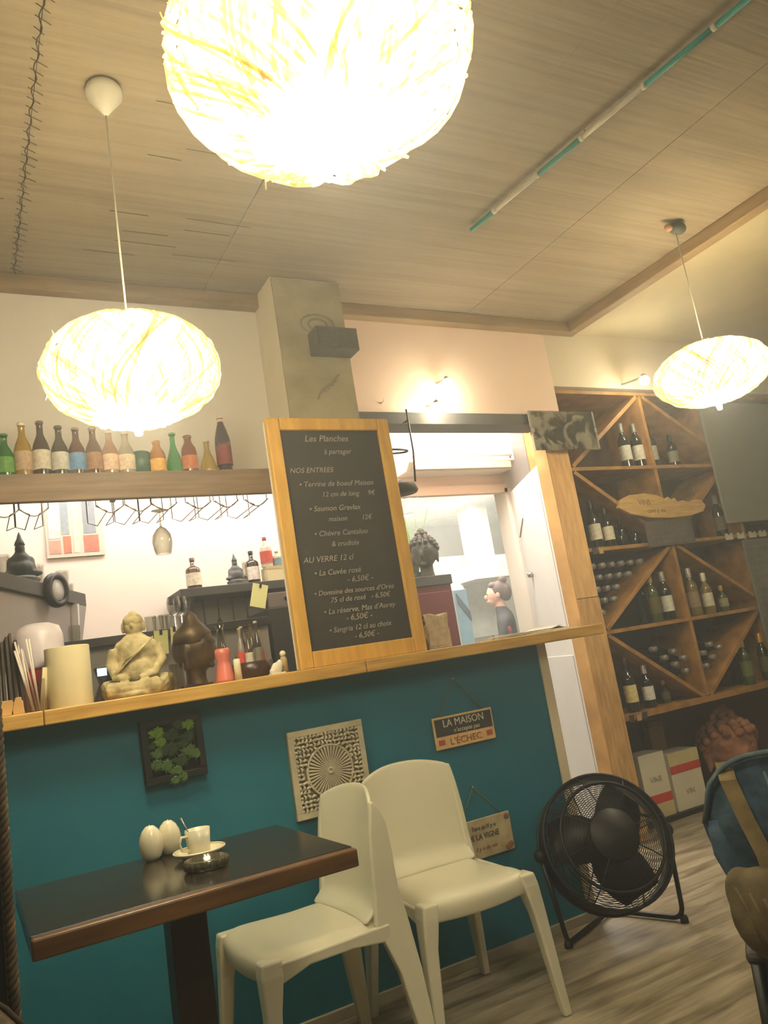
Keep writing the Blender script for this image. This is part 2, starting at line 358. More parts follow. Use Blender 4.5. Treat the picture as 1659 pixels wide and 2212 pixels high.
def bottle(name, label, loc, h, r, rgb, kind='beer', lab=None, cap=(190, 190, 180), group=None, cat='bottle', trans=True):
    t = thing(name, label, cat, loc, 0, group)
    prof = {'beer': [(.0, 0), (.95, .005), (1, .04), (1, .52), (.86, .62), (.46, .76), (.38, .82), (.36, .95), (.44, .96), (.44, .985), (.36, 1)],
            'stubby': [(.0, 0), (.95, .005), (1, .05), (1, .58), (.9, .70), (.55, .82), (.46, .88), (.46, .97), (.52, .975), (.5, 1)],
            'drop': [(.0, 0), (.92, .005), (1, .08), (1, .25), (.92, .38), (.7, .52), (.42, .68), (.32, .80), (.32, .95), (.4, .96), (.38, 1)],
            'cone': [(.0, 0), (.9, .01), (1.1, .12), (1.05, .28), (.82, .45), (.5, .62), (.34, .74), (.32, .95), (.42, .96), (.4, 1)],
            'contour': [(.0, 0), (.86, .01), (.9, .1), (.78, .26), (.85, .38), (1.05, .52), (1, .62), (.72, .76), (.42, .88), (.36, .94), (.42, .95), (.4, 1)],
            'wine': [(.0, 0), (.97, .004), (1, .03), (1, .58), (.94, .64), (.6, .72), (.38, .77), (.36, .95), (.41, .955), (.41, .975), (.37, 1)],
            'liquor': [(.0, 0), (.97, .004), (1, .03), (1, .62), (.88, .68), (.4, .74), (.3, .78), (.3, .92), (.3, .92), (.3, .93), (.28, .94)],
            }[kind]
    prof = [(a*r, b*h) for a, b in prof]
    key = 'glass_%d_%d_%d' % rgb
    gm = mat(key, rgb, .08, var=.04, trans=.55 if trans else 0, spec=.6, coat=.5)
    MB().lathe(prof, 18).obj('glass', gm, t)
    if lab:
        z0, z1 = (.18, .5) if kind != 'liquor' else (.14, .52)
        rr = {'contour': 1.02, 'cone': 1.12, 'drop': 1.02}.get(kind, 1.02)*r
        MB().lathe([(rr, z0*h), (rr, z1*h)], 18, cap=False).obj('label', mat('label_%d_%d_%d' % lab, lab, .7, var=.2, scale=60), t)
    if cap:
        rc = r*(.47 if kind not in ('stubby',) else .56)
        z0, z1 = (.965, 1.008) if kind != 'wine' else (.80, 1.004)
        if kind == 'liquor': z0, z1 = .9, 1.0; rc = r*.36
        MB().lathe([(rc*.99, z0*h), (rc, z0*h+.002), (rc, z1*h-.002), (rc*.9, z1*h)], 14).obj('capsule' if kind == 'wine' else 'cap', mat('cap_%d_%d_%d' % cap, cap, .4, metal=.2), t)
    return t
ZS = 2.006
soda = [(12, 912, (40, 130, 50), 'beer', (90, 140, 60), (50, 120, 60), 'green glass beer bottle at the left end of the top shelf'),
        (52, 890, (196, 160, 40), 'beer', (176, 150, 120), (236, 230, 214), 'yellow soft drink bottle with a white cap, second on the top shelf'),
        (92, 887, (88, 72, 60), 'beer', (200, 190, 170), (120, 100, 84), 'tall brown beer bottle with a round white label'),
        (132, 898, (104, 96, 84), 'beer', (196, 192, 178), (110, 100, 84), 'grey-brown beer bottle with a whitish label beside the round-labelled one'),
        (169, 903, (128, 92, 66), 'beer', (108, 148, 190), (180, 170, 140), 'brown beer bottle with a pale blue label'),
        (206, 903, (140, 104, 78), 'beer', (158, 120, 92), (180, 170, 140), 'plain brown beer bottle with a tan label right of the blue one'),
        (241, 912, (214, 176, 140), 'beer', (222, 190, 160), (226, 220, 200), 'pale pinkish bottle under the glare of the hanging lamp'),
        (276, 915, (222, 208, 184), 'beer', (226, 206, 176), (226, 220, 200), 'colourless bottle left of the green tin'),
        (343, 936, (214, 150, 40), 'stubby', (230, 176, 60), (200, 130, 60), 'stubby bottle of orange-yellow juice'),
        (379, 920, (50, 150, 70), 'drop', None, (60, 150, 80), 'green drop-shaped water bottle with a shiny spot'),
        (412, 926, (150, 84, 40), 'stubby', (190, 110, 60), (120, 84, 60), 'amber-brown stubby bottle between the green and the yellow ones'),
        (452, 937, (190, 160, 30), 'cone', None, (214, 206, 170), 'low cone-shaped bottle of yellow soda'),
        (488, 886, (62, 30, 26), 'contour', (120, 44, 40), (206, 190, 170), 'dark cola bottle with a waisted shape at the right end of the top shelf')]
for px, pt, rgb, kind, lab, cap, lb in soda:
    a = at(px, 1015, 3.10); b = at(px, pt, 3.10)
    t = bottle('soda_bottle', lb, (a.x, 3.10, ZS), b.z-a.z, .0325, rgb, kind, lab, cap, 'drinks on the top shelf')
    if kind == 'contour': MB().lathe([(.0325*.39, .86*(b.z-a.z)), (.0325*.42, .99*(b.z-a.z))], 14).obj('neck', mat('pale_neck', (206, 180, 160), .3), t)
a = at(306, 1012, 3.12); t = thing('drink_tin', 'wide dark green tin with a pale base among the bottles', 'tin', (a.x, 3.12, ZS), 0, 'drinks on the top shelf')
MB().lathe([(.0, 0), (.038, .001), (.04, .006), (.04, .02)], 20).obj('base', mat('tin_base', (206, 200, 186), .4), t)
MB().lathe([(.04, .02), (.04, .11), (.036, .115), (.0, .116)], 20).obj('can', mat('tin_green', (58, 96, 74), .4, rgb2=(40, 70, 56), scale=30), t)

# wire glass racks below the shelf
def glass_rack(x, lb):
    t = thing('glass_rack', lb, 'glass rack', (x, 3.02, 1.905), 0, 'wire stemware racks under the top shelf')
    for s in (-1, 1):
        MB().tube([(s*.05, .02, .079), (s*.05, .015, -.02), (s*.016, -.01, -.045), (s*.016, .24, -.045), (s*.05, .25, -.03), (s*.05, .25, .079)], .0020, 6).obj('wire_rail', mat('bronze_wire', (150, 136, 120), .35, metal=.6), t)
    MB().tube([(-.05, 0, -.02)]+[(-.05+.1*k/8, -.002, -.02-.03*math.sin(PI*k/8)) for k in range(1, 8)]+[(.05, 0, -.02)], .0024, 6).obj('front_loop', MC['bronze_wire'], t)
rx = [at(px, 1085, 3.02).x for px in (8, 72, 238, 300, 355, 430, 490, 555)]
nm = ['leftmost wire stemware rack under the shelf', 'wire stemware rack just left of the poster', 'wire stemware rack just right of the poster', 'wire stemware rack left of the hanging wine glass',
      'wire stemware rack that holds the wine glass', 'wire stemware rack above the brown liqueur bottle', 'wire stemware rack above the small dark statue', 'wire stemware rack against the blackboard frame']
for x, l in zip(rx, nm): glass_rack(x, l)
g = thing('wine_glass', 'empty wine glass hanging upside down from the wire rack', 'glass', (rx[4], 3.12, 1.70))
m = MB().lathe([(.030, 0), (.036, .02), (.041, .05), (.038, .075), (.022, .10), (.006, .112)], 24, cap=False); m.obj('bowl', clear_glass('glass_rim', (214, 214, 206), .02, .45), g)
MB().lathe([(.0045, .11), (.0032, .13), (.0032, .165), (.006, .172)], 12).obj('stem', clear_glass('glass_rim', (214, 214, 206)), g)
MB().lathe([(.006, .170), (.033, .176), (.033, .178), (.002, .179)], 24).obj('foot', clear_glass('glass_rim', (214, 214, 206)), g)

# ------------------------------------------------------------------ poster and things on the bar back wall
a = at(92, 1078, YB-.01); b = at(227, 1198, YB-.01)
t = thing('poster', 'faded poster with pale columns over a reddish lower part on the bar wall', 'poster', ((a.x+b.x)/2, YB-.002, b.z))
W = (b.x-a.x)/2; H = 2.34-b.z
MB().box(-W, W, -.012, 0, 0, H).obj('sheet', mat('poster_paper', (206, 196, 178), .8, var=.05), t)
for x, wd, z0, z1, c, nmm in [(-.10, .045, .10, H-.02, (206, 208, 206), 'pale_column'), (-.045, .03, .12, H-.03, (150, 160, 168), 'blue_column'), (.005, .02, .02, H-.03, (224, 214, 190), 'pale_column'), (.075, .05, .12, H-.02, (146, 152, 158), 'blue_column'),
                         (-.10, .045, .02, .09, (206, 156, 134), 'red_panel'), (-.04, .03, .02, .11, (192, 124, 98), 'red_panel'), (.078, .06, .02, .11, (190, 124, 104), 'red_panel')]:
    MB().box(x-wd/1.6, x+wd/1.6, -.0135, -.012, z0, z1).obj(nmm, mat('poster_%d_%d_%d' % c, c, .8, var=.15, scale=40), t)
for x in (-W+.02, W-.02): MB().lathe([(.0, 0), (.008, 0), (.006, .006), (.0, .007)], 10, M=Matrix.Rotation(PI/2, 3, 'X')).obj('pin', DGREY, t, loc=(x, -.013, H-.09))

# left shelf, seen obliquely
A = Vector((.168, 3.22, 1.66)); B = Vector((.54, 3.97, 1.66)); dv = (B-A).normalized(); ang = math.atan2(dv.y, dv.x); Ls = (B-A).length
ls = thing('wall_shelf', 'dark grey shelf with a slanted support on the left behind the bar', 'shelf', A, ang)
MB().box(-.7, Ls, 0, .30, -.03, .03).obj('shelf_board', DGREY, ls, bevel=.003)
MB().prism([(-.5, -.031), (Ls-.02, -.031), (Ls-.16, -.30), (-.5, -.30)], .02, .28).obj('slanted_box', GREY, ls)
MB().prism([(Ls-.15, -.031), (Ls-.13, -.031), (Ls-.16, -.33), (Ls-.175, -.33)], -.01, .02).obj('upright', LGREY, ls)
MB().prism([(Ls-.12, -.031), (Ls-.005, -.031), (Ls-.15, -.30)], .0, .018).obj('gusset', GREY, ls)
def on_left(px, off=.1):
    """point along the left shelf under a given image column"""
    best = min(range(0, 200), key=lambda k: abs(proj(A+dv*(k/200*1.6-.5)+Vector((-dv.y, dv.x, 0))*off)[0]-px))
    return A+dv*(best/200*1.6-.5)+Vector((-dv.y, dv.x, 0))*off+Vector((0, 0, .03))
def proj(P):
    q = P-CAM; return (829.5+FPX*q.dot(CR)/q.dot(CF), 1106-FPX*q.dot(CU)/q.dot(CF))
def temple_statue(lb, loc, h, m_):
    t = thing('small_statue', lb, 'statue', loc)
    MB().lathe([(.0, 0), (.32*h, 0), (.34*h, .05*h), (.26*h, .1*h), (.30*h, .14*h), (.24*h, .2*h)], 10).obj('plinth', m_, t)
    m = MB().ball((0, 0, .34*h), (.24*h, .17*h, .17*h)).ball((0, 0, .5*h), (.16*h, .11*h, .15*h)).ball((-.17*h, 0, .42*h), (.06*h, .06*h, .14*h)).ball((.17*h, 0, .42*h), (.06*h, .06*h, .14*h))
    m.ball((0, 0, .7*h), (.085*h, .09*h, .1*h)).ball((-.2*h, -.05*h, .25*h), (.14*h, .09*h, .06*h)).ball((.2*h, -.05*h, .25*h), (.14*h, .09*h, .06*h))
    m.obj('figure', m_, t, remesh=h*.03)
    MB().lathe([(.09*h, .76*h), (.07*h, .82*h), (.04*h, .88*h), (.03*h, .93*h), (.004*h, 1.0*h)], 10).obj('pointed_crown', m_, t)
    return t
temple_statue('dark seated statue with a pointed crown on the left shelf', on_left(50, .12), .25, mat('grey_green_resin', (74, 78, 76), .6, rgb2=(54, 58, 56), scale=18))
p = on_left(108, .0)+Vector((0, 0, -.03)); nrm = Vector((dv.y, -dv.x, 0))
t = thing('wall_clock', 'round dark-rimmed disc with a pale face on the edge of the left shelf', 'clock', p+nrm*.012, ang-.25)
Rx = Matrix.Rotation(PI/2, 3, 'X')
MB().lathe([(.0, 0), (.072, 0), (.075, .01), (.072, .03), (.052, .034), (.05, .02), (.0, .02)], 28, M=Rx).obj('rim', BLACKP, t)
MB().lathe([(.0, .021), (.045, .021), (.045, .024), (.0, .024)], 24, M=Rx).obj('face', LGREY, t)
def tumbler(lb, loc, h=.09, r=.028, group=None, stem=False):
    t = thing('drinking_glass', lb, 'glass', loc, 0, group)
    if stem:
        MB().lathe([(.0, 0), (.03, .001), (.029, .003), (.004, .006), (.0035, .06)], 14).obj('foot', clear_glass('glass_rim', (214, 214, 206)), t)
        MB().lathe([(.004, .06), (.024, .075), (.033, .10), (.034, .125), (.028, .155)], 16, cap=False).obj('bowl', clear_glass('glass_rim', (214, 214, 206)), t)
    else:
        MB().lathe([(.0, .004), (r*.82, .004)], 14).obj('foot', clear_glass('glass_rim', (214, 214, 206)), t)
        MB().lathe([(r*.85, 0), (r, h)], 16, cap=False).obj('wall', clear_glass('glass_rim', (214, 214, 206)), t)
    return t
for px, off, l in [(84, .07, 'drinking glass beside the crowned statue on the left shelf'), (125, .14, 'drinking glass just right of the round disc'), (138, .05, 'middle drinking glass on the left shelf end'), (150, .17, 'last drinking glass on the left shelf end'), (12, .2, 'tall tumbler at the frame edge on the left shelf')]:
    tumbler(l, on_left(px, off), .10 if px > 20 else .16, .03, 'glasses on the left shelf')

# right-hand shelf behind the bar
ya = 4.0; a = at(390, 1283, ya); ZR = at(500, 1262, ya).z
rs = thing('wall_shelf', 'dark shelf with bottles and a small statue beside the blackboard', 'shelf', (a.x, ya, ZR-.045))
MB().box(0, .85, 0, .28, 0, .045).obj('shelf_board', DGREY, rs, bevel=.003)
MB().box(.04, .85, .24, .285, -.42, 0).obj('back_panel', GREY, rs)
for x in (.06, .78): MB().prism([(.02, 0), (.28, 0), (.28, -.22)], x, x+.02, 'x').obj('bracket', DGREY, rs)
for k, (x, hh, c) in enumerate([(.17, .20, (70, 66, 60)), (.25, .17, (60, 56, 52)), (.33, .22, (84, 80, 72)), (.41, .18, (66, 60, 54))]):
    ot = thing('utensil', ['spoon with a dark handle, leftmost hanging under the dark shelf', 'dark spatula, second hanging under the dark shelf', 'grey ladle, third hanging under the dark shelf', 'short brush hanging nearest the yellow note'][k], 'utensil', (a.x+x, ya+.22, ZR-.045), 0, 'utensils hanging under the right shelf')
    um = mat('utensil_%d' % k, c, .5)
    MB().tube([(0, 0, -.002), (0, -.005, -hh*.7)], .004, 6).obj('handle', um, ot)
    MB().ball((0, -.006, -hh*.82), (.018, .008, .035), 10, 6).obj('head', um, ot)
def ron(px, off=.12): return Vector((at(px, 1262, ya+off).x, ya+off, ZR))
def htop(px, pt, y, z0): return at(px, pt, y).z-z0
bottle('liquor_bottle', 'brown liqueur bottle with a slanted white label on the left end of the dark shelf', ron(420), htop(420, 1205, ya+.12, ZR), .04, (96, 58, 34), 'liquor', (214, 204, 180), (120, 90, 70), 'bottles on the right shelf')
temple_statue('small dark seated statue with a pointed crown between the bottles', ron(512), htop(512, 1195, ya+.12, ZR), mat('blue_grey_resin', (92, 92, 92), .6, rgb2=(70, 70, 72), scale=18))
bottle('liquor_bottle', 'near-black liqueur bottle with a square white label', ron(549), htop(549, 1190, ya+.12, ZR), .038, (48, 34, 28), 'liquor', (222, 214, 204), (50, 44, 40), 'bottles on the right shelf')
tumbler('narrow glass tube left of the square-labelled bottle', ron(533, .05), .12, .014, stem=False)
bx = thing('carton', 'beige carton under the red-labelled bottle', 'box', ron(600, .10))
MB().box(-.07, .08, -.05, .05, 0, .085).obj('body', CPAPER, bx, bevel=.002); MB().box(-.071, .081, -.051, .0, .07, .086).obj('lid', mat('cream_lid', (190, 176, 130), .8), bx)
z2 = ZR+.087
bottle('liquor_bottle', 'clear bottle with a bright red label next to the blackboard', Vector((ron(583, .10).x, ya+.10, z2)), htop(580, 1160, ya+.1, z2), .034, (214, 196, 180), 'liquor', (186, 74, 60), (150, 60, 50), 'bottles on the right shelf')
bottle('liquor_bottle', 'bottle with a blue label half hidden by the blackboard', Vector((ron(606, .10).x, ya+.10, z2)), htop(600, 1190, ya+.1, z2), .030, (206, 196, 150), 'liquor', (110, 140, 160), (190, 170, 90), 'bottles on the right shelf')
def note(lb, px, py, Y, w_, h_, tilt, m_=YPAPER):
    p = at(px, py, Y); o = thing('paper_note', lb, 'note', p, rot=(0, tilt, 0), group='paper notes behind the bar')
    MB().box(-w_/2, w_/2, -.001, .001, -h_, 0).obj('sheet', m_, o)
    MB().box(-.006, .006, -.004, -.001, -.02, .004).obj('clip', BLACKP, o)
note('pale yellow note clipped below the dark shelf, leaning to the left', 563, 1262, ya-.02, .085, .125, .27)
note('pale yellow note hanging right of the white stone statue', 347, 1362, 3.62, .062, .105, .05)
note('narrow yellow note hanging left of the dark brown head', 376, 1355, 3.62, .034, .11, .05)

# back work counter
yc = 3.72; zb = at(300, 1368, yc).z
bk = thing('back_counter', 'dark narrow shelf counter with glasses behind the white statue', 'counter', (at(135, 1395, yc).x, yc, zb-.04), rotz=-.12)
MB().box(0, .92, 0, .3, 0, .04).obj('top_board', BLACKP, bk, bevel=.003)
MB().box(.03, .92, .05, .28, -.9, 0).obj('cabinet_front', GREY, bk)
for x in (.35, .7): MB().box(x, x+.006, .044, .05, -.88, -.02).obj('door_gap', DGREY, bk)
for i, (px, dy) in enumerate([(160, .1), (322, .1), (338, .14), (352, .09), (364, .15), (374, .10), (388, .14)]):
    x = at(px, 1360, yc+dy).x
    l = ['clear glass left of the cream tub on the back counter', 'glass nearest the white statue on the back counter', 'second glass right of the white statue', 'third glass right of the white statue', 'fourth glass right of the white statue', 'tall stemmed glass before the dark brown head', 'stemmed glass touching the dark brown head outline'][i]
    tumbler(l, Vector((x, yc+dy-.12*(x-bk.location.x), zb+.001)), .075, .027, 'glasses on the back counter', stem=i >= 5)
# espresso machine / dark cabinet beside the blackboard
p = at(566, 1300, 3.75)
ap = thing('coffee_machine', 'black coffee machine with a grey front beside the blackboard', 'appliance', (p.x, 3.75, .9))
hA = at(600, 1312, 3.75).z-.9
MB().box(0, .42, 0, .36, 0, hA).obj('body', BLACKP, ap, bevel=.006)
ap.location.x += .03
MB().box(0, .42, -.012, 0, hA-.0, hA+.075).obj('control_panel', mat('mauve_grey_panel', (112, 102, 102), .5), ap, bevel=.003)
MB().box(.12, .32, -.012, 0, hA-.36, hA-.17).obj('steel_front', STEEL, ap, bevel=.003)
MB().lathe([(0, 0), (.014, 0), (.012, .012), (0, .013)], 12, M=Rx).obj('dial', BLACK, ap, loc=(.10, -.012, hA+.04))
MB().tube([(.2, -.02, hA-.38), (.2, -.06, hA-.39), (.2, -.09, hA-.40)], .01, 8).obj('handle', BLACK, ap)

# ------------------------------------------------------------------ blackboard
pb0 = at(646, 1436, 2.72); pb1 = at(912, 1385, 2.72); pt0 = at(565, 900, 2.72); pt1 = at(824, 898, 2.72)
BW = .535; BH = .96
bb = thing('menu_blackboard', 'tall chalk menu blackboard with a varnished pine frame on the counter', 'blackboard', (.5*(1.075+1.61), 2.72, ZC), rot=(-.015, 0, 0))
HB = pt0.z-ZC-.005; cx = 0; wL = .268
fm = mat('pine_frame', (214, 170, 82), .4, rgb2=(196, 150, 64), scale=4, stretch=(10, 10, 1.5))
MB().box(-wL, -wL+.052, -.02, .012, 0, HB).obj('frame_side', fm, bb, bevel=.004)
MB().box(wL-.052, wL, -.02, .012, 0, HB).obj('frame_side', fm, bb, bevel=.004)
MB().box(-wL+.053, wL-.053, -.02, .012, HB-.05, HB).obj('frame_rail', fm, bb, bevel=.004)
MB().box(-wL+.053, wL-.053, -.02, .012, 0, .06).obj('frame_rail', fm, bb, bevel=.004)
sl = MB().box(-wL+.04, wL-.04, -.006, .010, .05, HB-.04).obj('slate', CHALKB, bb)
MB().box(-wL+.004, wL-.004, .0125, .034, .004, HB-.004).obj('white_backing', WPAPER, bb)
lines = [(-.02, .86, 'Les Planches', .036), (.02, .805, 'à partager', .028), (-.105, .725, 'NOS ENTREES', .028),
         (-.005, .665, '• Terrine de boeuf Maison', .029), (.04, .62, '12 cm de long     9€', .027), (-.03, .56, '• Saumon Gravlax', .029), (.03, .515, 'maison        12€', .027),
         (-.02, .455, '• Chèvre Cantalou', .029), (-.01, .41, '& crudités', .027), (-.09, .35, 'AU VERRE 12 cl', .030), (-.06, .295, '• La Cuvée rosé', .029), (.03, .258, '- 6,50€ -', .030),
         (.0, .215, '• Domaine des sources d’Orée', .026), (.02, .182, '75 cl de rosé   - 6,50€', .027), (.01, .138, '• La réserve, Mas d’Aurey', .028), (.0, .105, '- 6,50€ -', .030),
         (.0, .064, '• Sangria 12 cl au choix', .027), (.02, .030, '- 6,50€ -', .028)]
k = (HB-.115)/.9
for x, z, s_, sz in lines:
    text(s_, sz*1.05, CHALK, sl, (x, -.0075, .058+z*k), shear=.25, ext=.0004, sx=1.0)

# ------------------------------------------------------------------ statues
def buddha_head(name, lb, loc, h, m_, rotz=0, plinth=True, curls=True, cat='statue'):
    t = thing(name, lb, cat, loc, rotz)
    m = MB()
    m.ball((0, 0, .50*h), (.25*h, .29*h, .30*h), 18, 12)      # skull
    m.ball((0, -.05*h, .40*h), (.20*h, .22*h, .22*h), 16, 10)  # jaw
    m.lathe([(.15*h, 0), (.13*h, .1*h), (.13*h, .3*h)], 14)     # neck
    m.ball((0, -.27*h, .43*h), (.035*h, .06*h, .085*h), 8, 6)  # nose
    m.ball((0, -.245*h, .325*h), (.075*h, .03*h, .022*h), 8, 6)  # lips
    m.ball((0, -.235*h, .25*h), (.06*h, .04*h, .04*h), 8, 6)   # chin
    for s in (-1, 1):
        m.ball((s*.10*h, -.23*h, .50*h), (.06*h, .04*h, .022*h), 8, 6)   # eyelid
        m.tube([(s*.03*h, -.27*h, .53*h), (s*.10*h, -.265*h, .565*h), (s*.18*h, -.21*h, .54*h)], .014*h, 6)
        m.ball((s*.255*h, .0, .44*h), (.03*h, .05*h, .12*h), 8, 6)
        m.ball((s*.25*h, -.01*h, .32*h), (.025*h, .035*h, .08*h), 8, 6)
    m.obj('face', m_, t, remesh=h*.022, smooth_it=2)
    if curls:
        hm = MB(); random.seed(3)
        for i in range(7):
            th = .12+i*.22; n = max(1, int(14*math.sin(th)+1))
            for j in range(n):
                ph = 2*PI*(j+.5*(i % 2))/n
                x = .27*h*math.sin(th)*math.cos(ph); y = .31*h*math.sin(th)*math.sin(ph); z = .5*h+.32*h*math.cos(th)
                if y < -.12*h and z < .63*h: continue
                hm.ball((x, y, z), .05*h, 7, 5)
        for j in range(6): hm.ball((.09*h*math.cos(j*PI/3), .09*h*math.sin(j*PI/3), .86*h), .045*h, 7, 5)
        hm.ball((0, 0, .90*h), (.08*h, .08*h, .08*h), 8, 6)
        hm.obj('curled_hair', m_, t)
    else:
        MB().lathe([(.262*h, .56*h), (.24*h, .7*h), (.16*h, .80*h), (.10*h, .86*h), (.08*h, .93*h), (.01*h, 1.0*h)], 16).obj('hair_cap', m_, t)
    if plinth: MB().box(-.17*h, .17*h, -.15*h, .15*h, -.0, .04*h).obj('plinth', m_, t)
    return t
# dark brown head on the counter
p = at(432, 1470, 2.80)
buddha_head('head_statue', 'dark brown sculpted head with a pointed top on the counter left of the blackboard', (p.x+.005, 2.86, ZC), .275, BRONZE, .9, curls=False)
# head on the maroon cabinet
YC = 4.05; pc = at(893, 1245, YC); pr = at(970, 1240, YC)
fr = thing('tall_cabinet', 'tall maroon cabinet with a dark grey top behind the bar', 'cabinet', (2.36, YC, 0))
Wc = pr.x-2.36; zt = pr.z
MB().box(0, Wc, 0, .2, .02, zt-.06).obj('body', MAROON, fr, bevel=.004)
MB().box(-.01, Wc+.01, -.01, .2, zt-.06, zt).obj('top', DGREY, fr, bevel=.004)
MB().box(.02, Wc-.02, -.008, 0, .1, zt-.1).obj('door', MAROON, fr, bevel=.004)
p = at(928, 1238, YC+.05); hb = at(925, 1140, YC+.05).z-zt
buddha_head('head_statue', 'large dark grey head with curled hair standing on the maroon cabinet', (p.x, YC+.075, zt), hb*1.04, DSTONE, -.75, plinth=False)
# plant behind the head
pl = thing('grass_plant', 'thin grassy green leaves rising behind the dark grey head', 'plant', (p.x-.01, YC+.185, zt))
random.seed(11)
for k in range(16):
    a_ = random.uniform(-1.2, 1.2); L = random.uniform(.34, .46)
    MB().tube([(0, 0, 0), (a_*.05, 0, L*.5), (a_*.14, random.uniform(-.02, .02), L)], [.004, .004, .001], 5).obj('leaf_blade', mat('leaf_green', (120, 148, 84), .6), pl)
MB().lathe([(0, 0), (.03, 0), (.036, .05), (.0, .045)], 12).obj('pot', DGREY, pl)
# terracotta head in the niche
p = at(1585, 1640, 3.6)
buddha_head('head_statue', 'pinkish terracotta head with curled hair in the dark niche below the wine rack', (p.x, 3.61, .029), .54, TERRA, -.3, plinth=True).scale = (1.25, 1.0, 1.0)

# pale seated stone figure
p = at(310, 1488, 2.78)
t = thing('seated_statue', 'pale stone seated figure in draped robe on the counter', 'statue', (p.x-.01, 2.80, ZC), rotz=-.35)
h = .285; m = MB()
m.ball((0, 0, .84*h), (.115*h, .12*h, .14*h), 14, 10).ball((0, .02*h, .955*h), (.06*h, .06*h, .06*h)).lathe([(.07*h, .64*h), (.06*h, .74*h)], 10)
m.ball((0, 0, .50*h), (.22*h, .16*h, .26*h), 16, 10).ball((0, .01*h, .60*h), (.25*h, .13*h, .11*h)).ball((0, 0, .3*h), (.25*h, .2*h, .2*h))
for s in (-1, 1):
    m.tube([(s*.24*h, 0, .58*h), (s*.29*h, -.02*h, .40*h), (s*.22*h, -.16*h, .25*h), (s*.06*h, -.25*h, .20*h)], [.07*h, .065*h, .055*h, .04*h], 10)
    m.tube([(s*.1*h, 0, .13*h), (s*.35*h, -.06*h, .11*h), (s*.26*h, -.28*h, .10*h), (-s*.10*h, -.30*h, .09*h)], [.12*h, .12*h, .10*h, .07*h], 10)
    m.ball((s*.125*h, 0, .82*h), (.02*h, .03*h, .07*h), 8, 6)
m.ball((0, -.12*h, .83*h), (.018*h, .03*h, .035*h), 8, 6)
m.lathe([(0, 0), (.38*h, 0), (.39*h, .04*h), (.34*h, .09*h), (0, .1*h)], 20)
m.obj('body', STONE, t, remesh=h*.014, smooth_it=1)
fm_ = MB()
for k in range(8):
    fm_.tube([(.2*h-.05*k*h+.04*h, -.16*h-.01*h*math.sin(k), (.66-.035*k)*h), (.06*h-.045*k*h, -.205*h, (.5-.035*k)*h), (-.1*h-.02*k*h, -.2*h, (.42-.03*k)*h)], .011*h, 5)
fm_.obj('robe_folds', STONE, t)
MB().ball((0, -.005*h, .885*h), (.122*h, .127*h, .10*h), 12, 8).obj('hair_cap', STONE, t)

# cream tub and other things at the left of the counter
p = at(155, 1510, 2.80); W = (at(205, 1450, 2.80).x-at(105, 1450, 2.80).x)/2; hT = at(155, 1395, 2.80).z-ZC
t = thing('paper_roll', 'big cream kitchen paper roll standing on the counter', 'paper roll', (p.x, 2.83, ZC))
MB().lathe([(.02, 0), (W*.99, 0), (W, .003), (W, hT-.003), (W*.98, hT), (.02, hT), (.02, .0)], 36, cap=False).obj('roll', CPAPER, t)
MB().lathe([(.019, .001), (.019, hT+.0)], 16, cap=False).obj('core', mat('cardboard', (150, 120, 84), .9), t)
sheet = MB(); n = 10
pts = [(-W-.002-.012*(k/n)**1.5*2.2, .0-.01*k/n-.03*(k/n), ) for k in range(n+1)]
vs = []; [vs.extend([(x, y, .002), (x+.018, y, hT*.70)]) for x, y in pts]
sheet.add(vs, [(2*k, 2*k+1, 2*k+3, 2*k+2) for k in range(n)], True); so = sheet.obj('loose_sheet', CPAPER, t)
sd = so.modifiers.new('solid', 'SOLIDIFY'); sd.thickness = .001
p = at(93, 1510, 2.99)
t = thing('juice_dispenser', 'red container with a rounded clear white lid behind the paper roll', 'dispenser', (p.x, 2.99, ZC))
hD = at(95, 1345, 2.99).z-ZC
MB().lathe([(0, 0), (.062, 0), (.066, .01), (.072, hD*.45), (.07, hD*.47), (0, hD*.47)], 24).obj('base', RED, t)
MB().lathe([(.074, hD*.47), (.078, hD*.5), (.082, hD*.55), (.08, hD*.85), (.068, hD*.95), (.04, hD*.99), (0, hD)], 24).obj('lid', mat('milky_lid', (214, 204, 210), .3, var=.03), t)
st_m = mat('white_straw', (214, 202, 190), .4)
cup = thing('straw_holder', 'glass of white straws left of the paper roll', 'straws', (at(75, 1510, 2.74).x, 2.74, ZC))
MB().lathe([(.028, 0), (.033, .10)], 18, cap=False).obj('glass', GLASS, cup)
random.seed(5)
for k in range(9):
    a_ = random.uniform(0, 6.28); MB().tube([(.012*math.cos(a_), .012*math.sin(a_), .004), (-.01-.03*random.random()+.02*math.cos(a_), .025*math.sin(a_), .21+random.uniform(-.02, .02))], .0032, 6).obj('straw', st_m, cup)
t = thing('menu_stack', 'dark menus standing upright at the left end of the counter', 'menus', (at(26, 1525, 2.80).x, 2.80, ZC))
random.seed(9)
for k in range(7):
    c = [(70, 60, 48), (96, 80, 58), (54, 48, 42), (110, 94, 70), (62, 54, 46), (84, 66, 50), (48, 42, 38)][k]
    M = Matrix.Translation((-.07+.017*k, .02*(k % 2), .0)) @ Matrix.Rotation(.06-.02*k, 4, 'Y')
    MB().box(-.004, .004, -.07, .07, 0, .23+.012*(k % 3), M).obj('menu_card', mat('menu_%d' % k, c, .6, var=.2, scale=20), t, bevel=.001)
